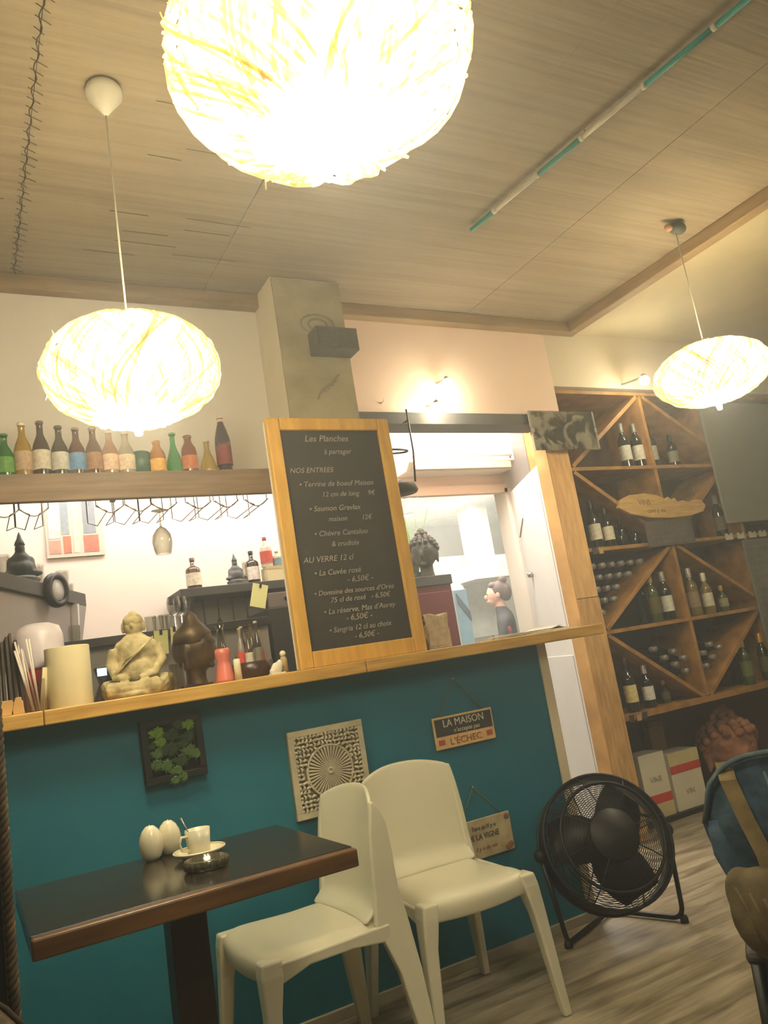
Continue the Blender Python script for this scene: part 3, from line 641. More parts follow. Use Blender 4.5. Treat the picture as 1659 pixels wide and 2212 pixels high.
for i, (px, l) in enumerate([(12, 'small pine block at the far left end of the counter'), (36, 'second small pine block beside the menus')]):
    tt = thing('card_holder', l, 'card holder', (at(px, 1520, 2.68).x, 2.675, ZC)); hh = .045 if i == 0 else .05
    MB().prism([(-.02, 0), (.02, 0), (.012 if i else .018, hh), (-.004 if i else -.018, hh)], -.02, -.002).obj('front_block', PINE, tt, bevel=.002)
    MB().prism([(-.02, 0), (.02, 0), (.018, hh*.8), (-.018, hh*.8)], .002, .02).obj('rear_block', PINE, tt, bevel=.002)
# card terminal with a lit screen
p = at(218, 1455, 2.86)
t = thing('card_terminal', 'small black payment terminal with a pale blue lit screen', 'terminal', (p.x, 2.86, ZC))
MB().prism([(-.03, 0), (.05, 0), (.075, .075), (.02, .12), (-.02, .115), (-.005, .06)], -.03, .03).obj('body', BLACKP, t, bevel=.004)
MB().box(-.016, .014, -.034, -.031, .085, .11).obj('screen', mat('blue_screen', (170, 214, 255), .4, emit=3), t)
MB().box(.0, .05, -.036, -.031, .005, .05).obj('receipt', LGREY, t)
MB().box(.052, .068, -.03, .0, .0, .04).obj('yellow_tab', mat('yellow_tab', (206, 180, 60), .6), t)
# shot glasses between the statues
for i, px in enumerate((372, 384, 396)):
    tumbler(['small faceted glass right of the stone figure', 'middle small faceted glass between the statues', 'small faceted glass touching the dark brown head'][i], Vector((at(px, 1480, 2.70).x, 2.69+.012*i, ZC)), .085, .012, 'small glasses between the statues')
# pink decanter
p = at(490, 1462, 2.78); t = thing('decanter', 'rose-red waisted decanter with a clear neck on the counter', 'decanter', (p.x, 2.80, ZC))
hq = at(487, 1400, 2.80).z-ZC
MB().lathe([(0, 0), (.036, 0), (.035, .01), (.026, hq*.5), (.021, hq*.62), (.028, hq*.78), (.028, hq*.95), (.022, hq)], 20).obj('body', ROSE, t)
MB().lathe([(.018, hq), (.013, hq+.02), (.012, hq+.07), (.018, hq+.085)], 16, cap=False).obj('neck', clear_glass('glass_rim', (214, 214, 206)), t)
p = at(511, 1458, 2.74); t = thing('candle', 'short ivory candle beside the rose-red decanter', 'candle', (p.x, 2.72, ZC))
MB().lathe([(0, 0), (.013, 0), (.012, .07), (.009, .074), (0, .072)], 16).obj('wax', CERAMIC, t); MB().tube([(0, 0, .07), (0, 0, .084)], .001, 5).obj('wick', BLACK, t)
# basket with small bottles
p = at(549, 1450, 2.82); t = thing('glass_bowl', 'dark brown bowl full of clear bottles and cutlery left of the blackboard', 'bowl', (p.x, 2.83, ZC))
MB().lathe([(0, 0), (.062, 0), (.07, .01), (.076, .058), (.070, .058), (.064, .014), (0, .01)], 26).obj('bowl', mat('dark_brown_ceramic', (60, 36, 28), .3), t)
random.seed(21)
for k in range(6):
    a_ = k*1.05; x, y = .036*math.cos(a_), .036*math.sin(a_); hh = random.uniform(.15, .2)
    bo = bottle('mini_bottle', ['slim bottle nearest the candle in the brown bowl', 'slim bottle with a yellow cap in the brown bowl', 'rear slim bottle in the brown bowl', 'slim bottle with a red label in the brown bowl', 'front slim bottle in the brown bowl', 'slim bottle nearest the blackboard in the brown bowl'][k],
                (p.x+x, 2.83+y, ZC+.012), hh, .015, [(190, 180, 168), (120, 104, 88), (90, 84, 76)][k % 3], 'beer', [(200, 80, 70), (206, 198, 180), (120, 112, 100)][k % 3], [(190, 180, 60), (60, 52, 46), (190, 180, 170)][k % 3], 'bottles in the brown bowl')
t = thing('napkin', 'crumpled white napkin by the blackboard foot', 'napkin', (at(598, 1440, 2.74).x, 2.74, ZC))
MB().ball((0, 0, .022), (.022, .015, .022), 8, 5).ball((.012, 0, .034), (.012, .01, .018), 7, 5).ball((-.018, 0, .012), (.012, .012, .012), 7, 5).obj('folded_cloth', WPAPER, t, remesh=.004)
MB().box(-.028, .026, -.014, .016, 0, .006).obj('flat_fold', WPAPER, t)
t = thing('wooden_peg', 'small beige wooden stand with a round top beside the blackboard', 'stand', (at(614, 1440, 2.76).x, 2.76, ZC))
MB().lathe([(0, 0), (.014, 0), (.013, .05), (.008, .06)], 12).obj('stem', mat('beige_wood', (176, 158, 110), .6), t); MB().ball((0, 0, .07), .012, 10, 7).obj('knob', CERAMIC, t)
# right of the blackboard
p = at(945, 1390, 2.84); t = thing('sack_bag', 'crumpled cream paper bag beside the blackboard', 'paper bag', (p.x, 2.86, ZC), rotz=.1)
hB = at(945, 1325, 2.86).z-ZC
MB().prism([(-.055, 0), (.065, 0), (.06, hB*.6), (.068, hB), (.02, hB*.93), (-.03, hB*1.02), (-.062, hB*.9), (-.05, hB*.5)], -.035, .035).obj('bag', mat('crumpled_cream', (206, 190, 160), .9, rgb2=(176, 160, 130), scale=24, bump=.8), t, bevel=.006)
MB().box(-.05, .06, -.037, -.035, hB*.1, hB*.55).obj('printed_front', mat('bag_front', (190, 176, 146), .9, var=.2, scale=30), t)
t = thing('dried_flowers', 'small dark red dried flowers sticking up beside the blackboard', 'flowers', (at(916, 1390, 2.77).x, 2.775, ZC))
random.seed(2)
MB().lathe([(0, 0), (.02, 0), (.024, .03), (.016, .05), (0, .048)], 14).obj('pot', mat('dark_red_pot', (74, 34, 30), .5), t)
for k in range(9):
    x, y = random.uniform(-.03, .03), random.uniform(-.02, .02); z = random.uniform(.11, .15)
    s_ = MB().tube([(0, 0, .04), (x, y, z)], .0015, 5).obj('stem', mat('stem_brown', (90, 66, 46), .8), t)
    MB().ball((x, y, z), (.008, .008, .01), 7, 5).obj('flower_head', mat(['flower_red', 'flower_pale'][k % 2], [(120, 50, 46), (206, 190, 160)][k % 2], .8), s_)
t = thing('paper_stack', 'rumpled pale papers with a yellow folder at the right end of the counter', 'papers', (at(1150, 1362, 2.72).x, 2.74, ZC))
random.seed(4)
for k in range(4):
    vs = []; n = 14; x0, x1 = -.19+.02*k, .20-.03*k
    for i in range(n+1):
        x = x0+(x1-x0)*i/n; z = .002+.0035*k+(.010*math.exp(-((x-.05-.02*k)/.03)**2) if k > 1 else 0)+random.uniform(0, .0015)
        vs += [(x, -.08, z), (x, .10, z+.003)]
    o = MB().add(vs, [(2*i, 2*i+2, 2*i+3, 2*i+1) for i in range(n)]).obj('sheet', mat('paper_%d' % k, [(226, 206, 110), (220, 208, 186), (232, 220, 196), (206, 196, 178)][k], .85), t)
    so = o.modifiers.new('s', 'SOLIDIFY'); so.thickness = .002

# ------------------------------------------------------------------ hung things on the teal front
yt = 2.75
a = at(302, 1560, yt-.02); b = at(434, 1545, yt-.02); c_ = at(318, 1705, yt-.02)
t = thing('plant_frame', 'square black frame filled with green artificial succulents on the teal front', 'plant frame', ((a.x+b.x)/2, yt, c_.z+.01), rot=(0, -.02, 0))
W = (b.x-a.x)/2; H = a.z-c_.z-.01
fbm = mat('black_frame', (15, 15, 14), .6)
for (x0, x1, z0, z1) in [(-W, W, 0, .022), (-W, W, H-.022, H), (-W, -W+.022, .022, H-.022), (W-.022, W, .022, H-.022)]: MB().box(x0, x1, -.035, 0, z0, z1).obj('frame_side', fbm, t, bevel=.002)
MB().box(-W+.02, W-.02, -.012, -.001, .02, H-.02).obj('backing', mat('frame_soil', (30, 32, 22), .9), t)
random.seed(12)
def rosette(x, z, r, m_, y=-.035, n=12):
    m = MB()
    for k in range(n):
        an = k*2.4; L = r*(.55+.45*((k*7) % 5)/4); tilt = .3+.5*k/n
        M = Matrix.Translation((x, y, z)) @ Matrix.Rotation(an, 4, 'Y') @ Matrix.Rotation(-tilt*.6, 4, 'X')
        m.add([(0, 0, 0), (L*.22, -.004, L*.5), (0, 0, L), (-L*.22, -.004, L*.5), (0, .003, L*.5)], [(0, 1, 4), (1, 2, 4), (2, 3, 4), (3, 0, 4), (0, 3, 1), (1, 3, 2)], False, M)
    return m
for (u, v, r, m_) in [(-.048, .150, .036, 'lime'), (.056, .160, .034, 'lime'), (-.04, .118, .03, 'lime'), (0, .135, .04, 'deep'), (.02, .165, .03, 'deep'), (.05, .12, .035, 'deep'), (-.01, .09, .045, 'deep'), (-.055, .085, .032, 'mid'), (.05, .075, .036, 'mid'),
                      (-.062, .05, .034, 'mid'), (-.03, .042, .036, 'mid'), (.02, .05, .04, 'deep'), (.07, .06, .03, 'mid'), (.0, .018, .034, 'mid'), (.02, -.004, .028, 'mid'), (-.008, -.008, .026, 'mid'), (.03, .1, .03, 'deep'), (-.07, .11, .024, 'deep')]:
    mm = {'lime': mat('leaf_lime', (112, 150, 48), .6, var=.2, scale=40), 'deep': mat('leaf_deep', (44, 70, 34), .6, var=.2), 'mid': mat('leaf_mid', (78, 106, 52), .6, var=.2)}[m_]
    rosette(u, v+.012, r, mm).obj('succulent', mm, t)

# carved white panel
c0 = at(617, 1584, yt-.01); c1 = at(778, 1557, yt-.01); c2 = at(643, 1775, yt-.01)
t = thing('carved_wall_art', 'square whitewashed panel with a pierced sunburst hanging on the teal front', 'wall decoration', ((c0.x+c1.x)/2, yt, c2.z))
W = (c1.x-c0.x)/2; H = c0.z-c2.z
PW = mat('whitewashed_wood', (206, 196, 166), .8, rgb2=(184, 172, 142), scale=20); HOLE = mat('pierced_shadow_board', (138, 126, 98), .95)
MB().box(-W, W, -.012, -.001, 0, H).obj('backing', HOLE, t)
for (x0, x1, z0, z1) in [(-W, W, 0, .022), (-W, W, H-.022, H), (-W, -W+.022, .022, H-.022), (W-.022, W, .022, H-.022)]: MB().box(x0, x1, -.022, -.012, z0, z1).obj('border', PW, t, bevel=.002)
R = W*.60; zc = H*.48
for k in range(40):
    a_ = 2*PI*k/40; ca, sa = math.cos(a_), math.sin(a_); w0, w1 = .0009, .0042
    MB().add([(ca*.012-sa*w0, -.019, zc+sa*.012+ca*w0), (ca*.012+sa*w0, -.019, zc+sa*.012-ca*w0), (ca*R+sa*w1, -.019, zc+sa*R-ca*w1), (ca*R-sa*w1, -.019, zc+sa*R+ca*w1),
              (ca*.012, -.013, zc+sa*.012), (ca*R, -.013, zc+sa*R)], [(0, 1, 2, 3), (0, 3, 5, 4), (1, 4, 5, 2), (0, 4, 1), (2, 5, 3)]).obj('sun_ray', PW, t)
MB().tube([(R*math.cos(2*PI*j/36), -.016, zc+R*math.sin(2*PI*j/36)) for j in range(36)], .005, 6, True).obj('ring', PW, t)
MB().lathe([(0, 0), (.014, 0), (.012, .006), (.005, .006), (.004, .001)], 14, M=Rx).obj('hub', PW, t, loc=(0, -.016, zc))
m = MB(); random.seed(8)
for i in range(17):
    for j in range(17):
        x = -W+.026+(2*W-.052)*i/16; z = .026+(H-.052)*j/16
        if math.hypot(x, z-zc) < R+.006: continue
        a_ = random.uniform(0, PI); L = .011
        m.tube([(x-L*math.cos(a_), -.014, z-L*math.sin(a_)), (x, -.021, z), (x+L*math.cos(a_+.9), -.014, z+L*math.sin(a_+.9))], [.0038, .0056, .0038], 5)
m.obj('carved_scrolls', PW, t, kind='stuff')

def plaque(lb, pTL, pTR, pBL, apex, roll):
    a = at(*pTL, yt-.01); b = at(*pTR, yt-.01); c = at(*pBL, yt-.01); ap_ = at(*apex, yt-.005)
    W = (b-a).length/2; H = (a-c).length; cen = (b+c)/2
    t = thing('hanging_sign', lb, 'sign', (cen.x, yt-.004, cen.z), rot=(0, roll, 0))
    return t, W, H, ap_
def cord(t, W, H, ap_, cen):
    ax, az = ap_.x-cen.x, ap_.z-cen.z
    for s in (-1, 1): MB().tube([(s*W*.78, -.006, H/2-.012), (ax, -.002, az)], .0022, 6).obj('cord', mat('hemp_cord', (110, 100, 78), .9), t)
    MB().ball((ax, -.001, az), .004, 7, 5).obj('nail', STEEL, t)
t, W, H, ap_ = plaque('metal sign reading LA MAISON N’ACCEPTE PAS L’ÉCHEC hung by a cord', (932, 1552), (1060, 1528), (942, 1622), (978, 1466), 0)
cord(t, W, H, ap_, t.location)
sc = mat('sign_cream', (222, 184, 126), .6, var=.1, scale=30)
pq = MB().box(-W, W, -.010, -.004, -H/2, H/2).obj('plate', sc, t, bevel=.003)
MB().box(-W+.008, W-.008, -.0112, -.010, -H*.10, H/2-.008).obj('dark_band', mat('sign_charcoal', (62, 58, 54), .7, var=.15, scale=30), pq)
for s in (-1, 1): MB().box(s*W*.80-.014, s*W*.80+.014, -.0112, -.010, -H*.36, -H*.20).obj('red_flag', mat('sign_red', (176, 84, 66), .7), pq)
SW = mat('sign_white', (220, 212, 190), .7); SR = mat('sign_rust', (150, 84, 50), .7)
text('LA MAISON', .040, SW, pq, (0, -.0117, H*.17), sx=.95, ext=.0008); text('n’accepte pas', .023, SW, pq, (.01, -.0117, -H*.035), shear=.2); text('L’ÉCHEC', .036, SR, pq, (0, -.0107, -H*.40), sx=1.1, ext=.0008)
t, W, H, ap_ = plaque('aged cream sign about the vine hung by a cord, half behind the chair', (978, 1782), (1098, 1752), (992, 1868), (1021, 1700), 0)
cord(t, W, H, ap_, t.location)
pq = MB().box(-W, W, -.010, -.004, -H/2, H/2).obj('plate', mat('sign_aged', (198, 184, 146), .7, rgb2=(170, 150, 112), scale=18), t, bevel=.003)
for (x, z) in [(W-.016, H/2-.018), (W-.018, -H/2+.022), (W-.03, -H/2+.015)]: MB().ball((x, -.0105, z), (.014, .0012, .012), 8, 5).obj('vine_print', mat('vine_brown', (140, 96, 66), .8), pq)
SD = mat('sign_ink', (70, 60, 46), .8)
text('Tant qu’il y a', .022, SD, pq, (0, -.0107, H*.22), shear=.15); text('DE LA VIGNE', .030, SD, pq, (-.005, -.0107, -H*.02), sx=.85, ext=.0008); text('il y a du vin', .022, SR, pq, (0, -.0107, -H*.30), shear=.25)

# ------------------------------------------------------------------ table
T = thing('cafe_table', 'small rectangular dark table with a walnut edge on one square leg', 'table', (.407, 1.905, 0))
MB().box(-.322, .322, -.225, .254, .738, .762).obj('tabletop', TTOP, T, bevel=.002)
for (x0, x1, y0, y1, z1) in [(-.322, .322, -.254, -.2255, .761), (-.322, .322, .226, .254, .737), (-.322, -.301, -.2255, .2255, .737), (.301, .322, -.2255, .2255, .737)]: MB().box(x0, x1, y0, y1, .724, z1).obj('edge_band', TEDGE, T, bevel=.004)
MB().box(-.04, .04, -.04, .04, .03, .727).obj('pedestal', DARKW, T, bevel=.003)
MB().box(-.13, .13, -.13, .13, .715, .7275).obj('mount_plate', BLACK, T)
MB().box(-.24, .24, -.035, .035, 0, .03).obj('foot', BLACK, T, bevel=.006); MB().box(-.035, .035, -.2, .2, 0, .029).obj('foot', BLACK, T, bevel=.006)
ZT = .762
for (px, py, h_, l) in [(330, 1858, .082, 'white egg-shaped shaker, left of the pair on the table'), (369, 1845, .082, 'white egg-shaped shaker next to the coffee cup')]:
    p = atz(px, py, ZT); t = thing('salt_shaker', l, 'shaker', (p.x, p.y, ZT), 0, 'egg-shaped shakers')
    MB().lathe([(0, 0), (.014, 0), (.022, .008), (.0285, .026), (.029, .040), (.026, .056), (.019, .070), (.010, .079), (0, .082)], 26).obj('body', CERAMIC, t)
    for k in range(5): MB().ball((.005*math.cos(k*1.257), .005*math.sin(k*1.257), .0815), .0012, 6, 4).obj('hole', BLACK, t)
p = atz(432, 1850, ZT); t = thing('saucer', 'white saucer under the coffee cup', 'saucer', (p.x, p.y, ZT))
MB().lathe([(0, 0), (.032, 0), (.034, .003), (.054, .010), (.062, .016), (.061, .018), (.05, .013), (.03, .006), (0, .006)], 36).obj('dish', CERAMIC, t)
MB().tube([(.0585*math.cos(2*PI*j/36), .0585*math.sin(2*PI*j/36), .0168) for j in range(36)], .002, 6, True).obj('rim', CERAMIC, t)
cp = thing('coffee_cup', 'straight-sided white espresso cup on the saucer', 'cup', (p.x, p.y, ZT+.007))
MB().lathe([(0, 0), (.024, 0), (.026, .004), (.030, .056), (.0285, .056), (.0245, .006), (0, .005)], 30).obj('bowl', CERAMIC, cp)
MB().lathe([(0, .036), (.026, .036)], 20).obj('coffee', mat('coffee', (40, 24, 14), .2), cp)
MB().tube([(-.024, -.008, .044), (-.042, -.012, .046), (-.048, -.014, .032), (-.042, -.012, .016), (-.022, -.008, .012)], .0035, 8).obj('handle', CERAMIC, cp)
sp = thing('spoon', 'small steel spoon standing in the coffee cup', 'spoon', (p.x, p.y, ZT+.012))
MB().tube([(.006, 0, .002), (-.022, .006, .05), (-.034, .008, .082)], [.0018, .0016, .003], 8).obj('handle', STEEL, sp); MB().ball((.006, 0, .004), (.007, .004, .004), 8, 5).obj('bowl', STEEL, sp)
p = atz(447, 1876, ZT); t = thing('ashtray', 'round cut-glass ashtray in front of the coffee cup', 'ashtray', (p.x, p.y, ZT))
MB().lathe([(0, 0), (.040, 0), (.044, .004), (.047, .022), (.040, .023), (.034, .007), (0, .006)], 24).obj('dish', mat('cut_glass', (150, 142, 110), .06, trans=.75, spec=.8, var=.05), t)
for k in range(20):
    a_ = 2*PI*k/20; MB().ball((.0455*math.cos(a_), .0455*math.sin(a_), .013), (.005, .005, .010), 6, 5).obj('facet', MC['cut_glass'], t)

# ------------------------------------------------------------------ chairs
def make_chair(label, loc, rotz):
    t = thing('plastic_chair', label, 'chair', loc, rotz, 'ivory plastic chairs')
    # seat: gently dished slab with rounded front lip and apron
    n = 12; rows = []
    m = MB()
    prof = [(-.222, .365), (-.226, .395), (-.222, .418), (-.205, .432), (-.17, .438), (-.08, .434), (.02, .430), (.10, .431), (.15, .434), (.165, .436)]
    vs = []; fs = []
    for y, z in prof:
        for i in range(n+1):
            u = i/n*2-1; hw = .213-.012*(y+.22)/.4
            edge = max(0, abs(u)-.86)/.14
            vs.append((u*hw, y+(.030*u*u if y < -.1 else 0), z-.006*(1-u*u)-.03*edge**2))
    for r_ in range(len(prof)-1):
        for i in range(n):
            a = r_*(n+1)+i; fs.append((a, a+1, a+n+2, a+n+1))
    m.add(vs, fs, True); o = m.obj('seat', PLASTIC, t)
    sd = o.modifiers.new('s', 'SOLIDIFY'); sd.thickness = .012; sd.offset = -1
    o.modifiers.new('b', 'SUBSURF').levels = 1
    for s in (-1, 1):   # side aprons
        MB().prism([(-.19, .412), (.17, .418), (.17, .37), (.05, .385), (-.08, .385), (-.17, .36)], s*.207, s*.192, 'x').obj('apron', PLASTIC, t, bevel=.005)
    MB().prism([(-.185, .42), (.185, .42), (.185, .37), (.12, .395), (-.12, .395), (-.185, .37)], -.2, -.185, 'y').obj('apron', PLASTIC, t, bevel=.004)
    # back shell
    vs = []; fs = []; m = MB(); R_ = 18
    for r_ in range(R_+1):
        v = r_/R_
        for i in range(n+1):
            u = i/n*2-1; hw = .190-.012*v+.003*math.sin(PI*v)
            ztop = .785-.036*abs(u)**2.4
            z = .426+(ztop-.426)*v
            y = .165+.05*v+.015*v*v-.055*u*u*(.35+.65*v)
            if v < .17: y -= .045*(1-v/.17)**2
            vs.append((u*hw, y, z))
    for r_ in range(R_):
        for i in range(n):
            a = r_*(n+1)+i; fs.append((a, a+1, a+n+2, a+n+1))
    m.add(vs, fs, True); o = m.obj('backrest', PLASTIC, t); sd = o.modifiers.new('s', 'SOLIDIFY'); sd.thickness = .014; sd.offset = 0
    o.modifiers.new('b', 'SUBSURF').levels = 1
    # legs
    def leg(pts, s):
        """pts: (x, y, z, half width x, half width y)"""
        rs = []
        for x, y, z, wx, wy in pts: rs.append([(s*(x-wx), y-wy, z), (s*(x+wx), y-wy, z), (s*(x+wx), y+wy, z), (s*(x-wx), y+wy, z)])
        MB().rings(rs, True, False).obj('leg', PLASTIC, t, bevel=.007, seg=3)
    for s in (-1, 1):
        leg([(.222, -.225, 0, .014, .014), (.198, -.200, .30, .022, .022), (.184, -.190, .385, .027, .031), (.178, -.186, .422, .026, .03)], s)
        leg([(.225, .245, 0, .013, .018), (.200, .215, .28, .015, .034), (.190, .182, .42, .014, .052), (.187, .180, .50, .012, .040), (.184, .184, .60, .011, .036), (.181, .188, .68, .010, .028), (.178, .186, .725, .009, .016), (.176, .180, .748, .007, .006)], s)
    return t
make_chair('ivory plastic chair facing the viewer in front of the teal bar', (1.37, 2.425, 0), -.03)
make_chair('ivory plastic chair turned sideways towards the small dark table', (.862, 2.40, 0), -PI/2+.02)

# ------------------------------------------------------------------ floor fan
fc = Vector((2.135, 2.50, .345))
F = thing('floor_fan', 'black round floor fan on a bent tube stand by the end of the bar', 'fan', (2.16, 2.52, 0))
vd = (CAM-fc).normalized(); tiltup = .42
base = Matrix.Translation(fc-F.location) @ Matrix.Rotation(-.35, 4, 'Z') @ Matrix.Rotation(PI/2-tiltup, 4, 'X')
# local: +z points out of the fan front (towards the viewer and upwards)
def T3(pts): return [tuple(base @ Vector(p)) for p in pts]
def ringp(r, z, n=48): return T3([(r*math.cos(2*PI*k/n), r*math.sin(2*PI*k/n), z) for k in range(n)])
RF = .245
drum = MB()
rsD = [ringp(RF, -.07), ringp(RF, .03), ringp(RF-.006, .03), ringp(RF-.006, -.07)]
drum.rings(rsD, False, True, True).obj('drum', BLACK, F)
def guard(sign, name):
    g = MB()
    n = 32
    for k in range(1, n):
        r = RF*k/n*.99; z = sign*(.03+.085*(1-(k/n)**5)) if sign > 0 else -.07-.04*(1-(k/n)**2)
        g.tube(ringp(r, z, 40), .0013, 4, True)
    for k in range(8):
        a_ = 2*PI*k/8+.2; g.tube(T3([(RF*q*math.cos(a_), RF*q*math.sin(a_), (.03+.085*(1-q**5)) if sign > 0 else -.07-.04*(1-q*q)) for q in (.15, .4, .6, .72, .8, .88, .95, 1.0)]), .0025, 5)
    return g.obj(name, BLACK, F, kind='stuff')
guard(1, 'front_guard'); guard(-1, 'rear_guard')
MB().tube(ringp(RF*.80, .092), .006, 8, True).obj('inner_ring', BLACK, F)
for z in (.03, -.07): MB().tube(ringp(RF+.002, z), .006, 8, True).obj('rim', BLACK, F)
hub = MB(); hub.rings([ringp(.005, .124, 24), ringp(.09, .122, 24), ringp(.096, .112, 24), ringp(.096, .106, 24)]).obj('badge', BLACKP, F)
MB().rings([ringp(.06, -.10, 24), ringp(.075, -.08, 24), ringp(.075, .0, 24), ringp(.05, .012, 24), ringp(.004, .014, 24)]).obj('motor', BLACKP, F)
for k in range(3):
    a0 = -PI/2+.1+k*2*PI/3; vs = []; n = 8
    for i in range(n+1):
        q = i/n; r = .05+.175*q; hw = (.030+.062*math.sin(PI*min(1, q*.62+.2)))
        for s in (-1, 1):
            a_ = a0+s*hw/r*1.15+.25*q; vs.append((r*math.cos(a_), r*math.sin(a_), -.01+s*.022))
    o = MB().add(T3(vs), [(2*i, 2*i+1, 2*i+3, 2*i+2) for i in range(n)], True).obj('blade', BLACKP, F); o.modifiers.new('s', 'SOLIDIFY').thickness = .003
MB().tube(T3([(.06, .0, -.085), (.12, .06, -.1), (.18, .10, -.09), (RF, .05, -.03)]), .006, 6).obj('power_cord', BLACK, F)
# stand: each side has a tube from pivot to floor, joined by feet
fl = F.location
def rel(p): return Vector(p)-fl
def foot_pt(px, py): q = atz(px, py, .012); return Vector((q.x, q.y, .014))
pv = [base @ Vector((-RF-.015, 0, -.02)), base @ Vector((RF+.015, 0, -.02))]
L1 = rel(foot_pt(1228, 2040)); R1 = rel(foot_pt(1478, 1985)); 
mid = rel(foot_pt(1318, 1968))
L1.z = R1.z = .014; 
def bend(a, b, c, n=6, r=.05):
    a, b, c = Vector(a), Vector(b), Vector(c); u = b+(a-b).normalized()*r; v = b+(c-b).normalized()*r
    return [a]+[u*(1-t)**2+b*2*t*(1-t)+v*t*t for t in [i/n for i in range(n+1)]]+[c]
MB().tube(bend(pv[0], L1, mid, r=.03), .0095, 10).obj('stand_tube', BLACK, F)
MB().tube(bend(pv[1], R1, mid, r=.05), .0095, 10).obj('stand_tube', BLACK, F)
for q in (L1, R1, mid): MB().lathe([(0, -.014), (.016, -.014), (.016, 0), (.011, .012)], 12).obj('rubber_foot', BLACKP, F, loc=q)
for q in pv: MB().ball(q, .026, 12, 8).obj('pivot_knob', BLACKP, F)

# ------------------------------------------------------------------ wine rack
RX0, RX1 = 3.205, 5.75; XD = [3.92, 4.61, 5.30]; Zs = [.635, 1.115, 1.595, 2.085, 2.575]
rk = thing('wine_rack', 'large honey-wood wine rack with diamond and shelf compartments', 'wine rack', (RX0, 3.42, 0))
D0, D1 = 0, .34; th = .0125
for z in Zs: MB().box(0, RX1-RX0, D0, D1, z-(.018 if z < .7 else .011), z+(.018 if z < .7 else .011)).obj('shelf_board', RACKW, rk, bevel=.002)
for x in XD: MB().box(x-RX0-.013, x-RX0+.013, D0+.002, D1, Zs[0]+.02, Zs[4]-.012).obj('divider', RACKW, rk, bevel=.002)
MB().box(-.004, .016, D0+.002, D1, 0, Zs[4]).obj('side_panel', RACKW, rk); MB().box(RX1-RX0-.02, RX1-RX0, D0, D1, 0, Zs[4]).obj('side_panel', RACKW, rk)
def diag(x0, z0, x1, z1):
    x0 -= RX0; x1 -= RX0; L = math.hypot(x1-x0, z1-z0); nx, nz = -(z1-z0)/L*th, (x1-x0)/L*th; e = .03/L
    a0 = (x0+(x1-x0)*e, z0+(z1-z0)*e); a1 = (x1-(x1-x0)*e, z1-(z1-z0)*e)
    MB().prism([(a0[0]+nx, a0[1]+nz), (a1[0]+nx, a1[1]+nz), (a1[0]-nx, a1[1]-nz), (a0[0]-nx, a0[1]-nz)], D0+.001, D1-.001).obj('diagonal_board', RACKW, rk, bevel=.002)
for i, (za, zm, zb2) in enumerate([(Zs[0], Zs[1], Zs[2]), (Zs[2], Zs[3], Zs[4])]):
    diag(RX0+.01, zm, XD[0], zb2); diag(RX0+.01, zm, XD[0], za); diag(XD[0], zb2, XD[1], zm+.05); diag(XD[0], za, XD[1]-.03, zm)
    diag(XD[1], zm, XD[2], zb2); diag(XD[1], zm, XD[2], za)
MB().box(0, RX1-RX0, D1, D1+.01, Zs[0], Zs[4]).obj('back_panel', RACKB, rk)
za = .019
def winebottle(px, Y, shelf, lb, rgb=(36, 42, 26), lab=(206, 200, 180), cap=(60, 50, 40), h=.30, r=.037):
    x = at(px, 1300, Y).x if shelf is None else None
    # column position where the bottle stands on its shelf
    best = None
    for k in range(400):
        X = 3.2+k*.006; q = proj(Vector((X, Y, shelf+h*.4)))
        if best is None or abs(q[0]-px) < best[0]: best = (abs(q[0]-px), X)
    X = best[1]; u = (X-RX0)/(XD[0]-RX0) if X < XD[0] else (XD[1]-X)/(XD[1]-XD[0])      # keep clear of the diagonal board above
    room = {Zs[0]+za: u*0+max(0, 1-u)*.47, Zs[1]+.012: u*.47, Zs[2]+.012: max(0, 1-u)*.47, Zs[3]+.012: u*.47}.get(shelf, .4)
    if X > XD[1]-.02 or (shelf == Zs[0]+za and X > 4.5): room = .4
    h = max(.13, min(h, room-.03)); r = r*min(1, .55+.45*h/.3)
    return bottle('wine_bottle', lb, (best[1], Y, shelf), h, r, rgb, 'wine', lab, cap, 'standing wine bottles in the rack', trans=False)
za = .019
GD = (26, 30, 20); GL = (120, 108, 44); GG = (60, 72, 34)
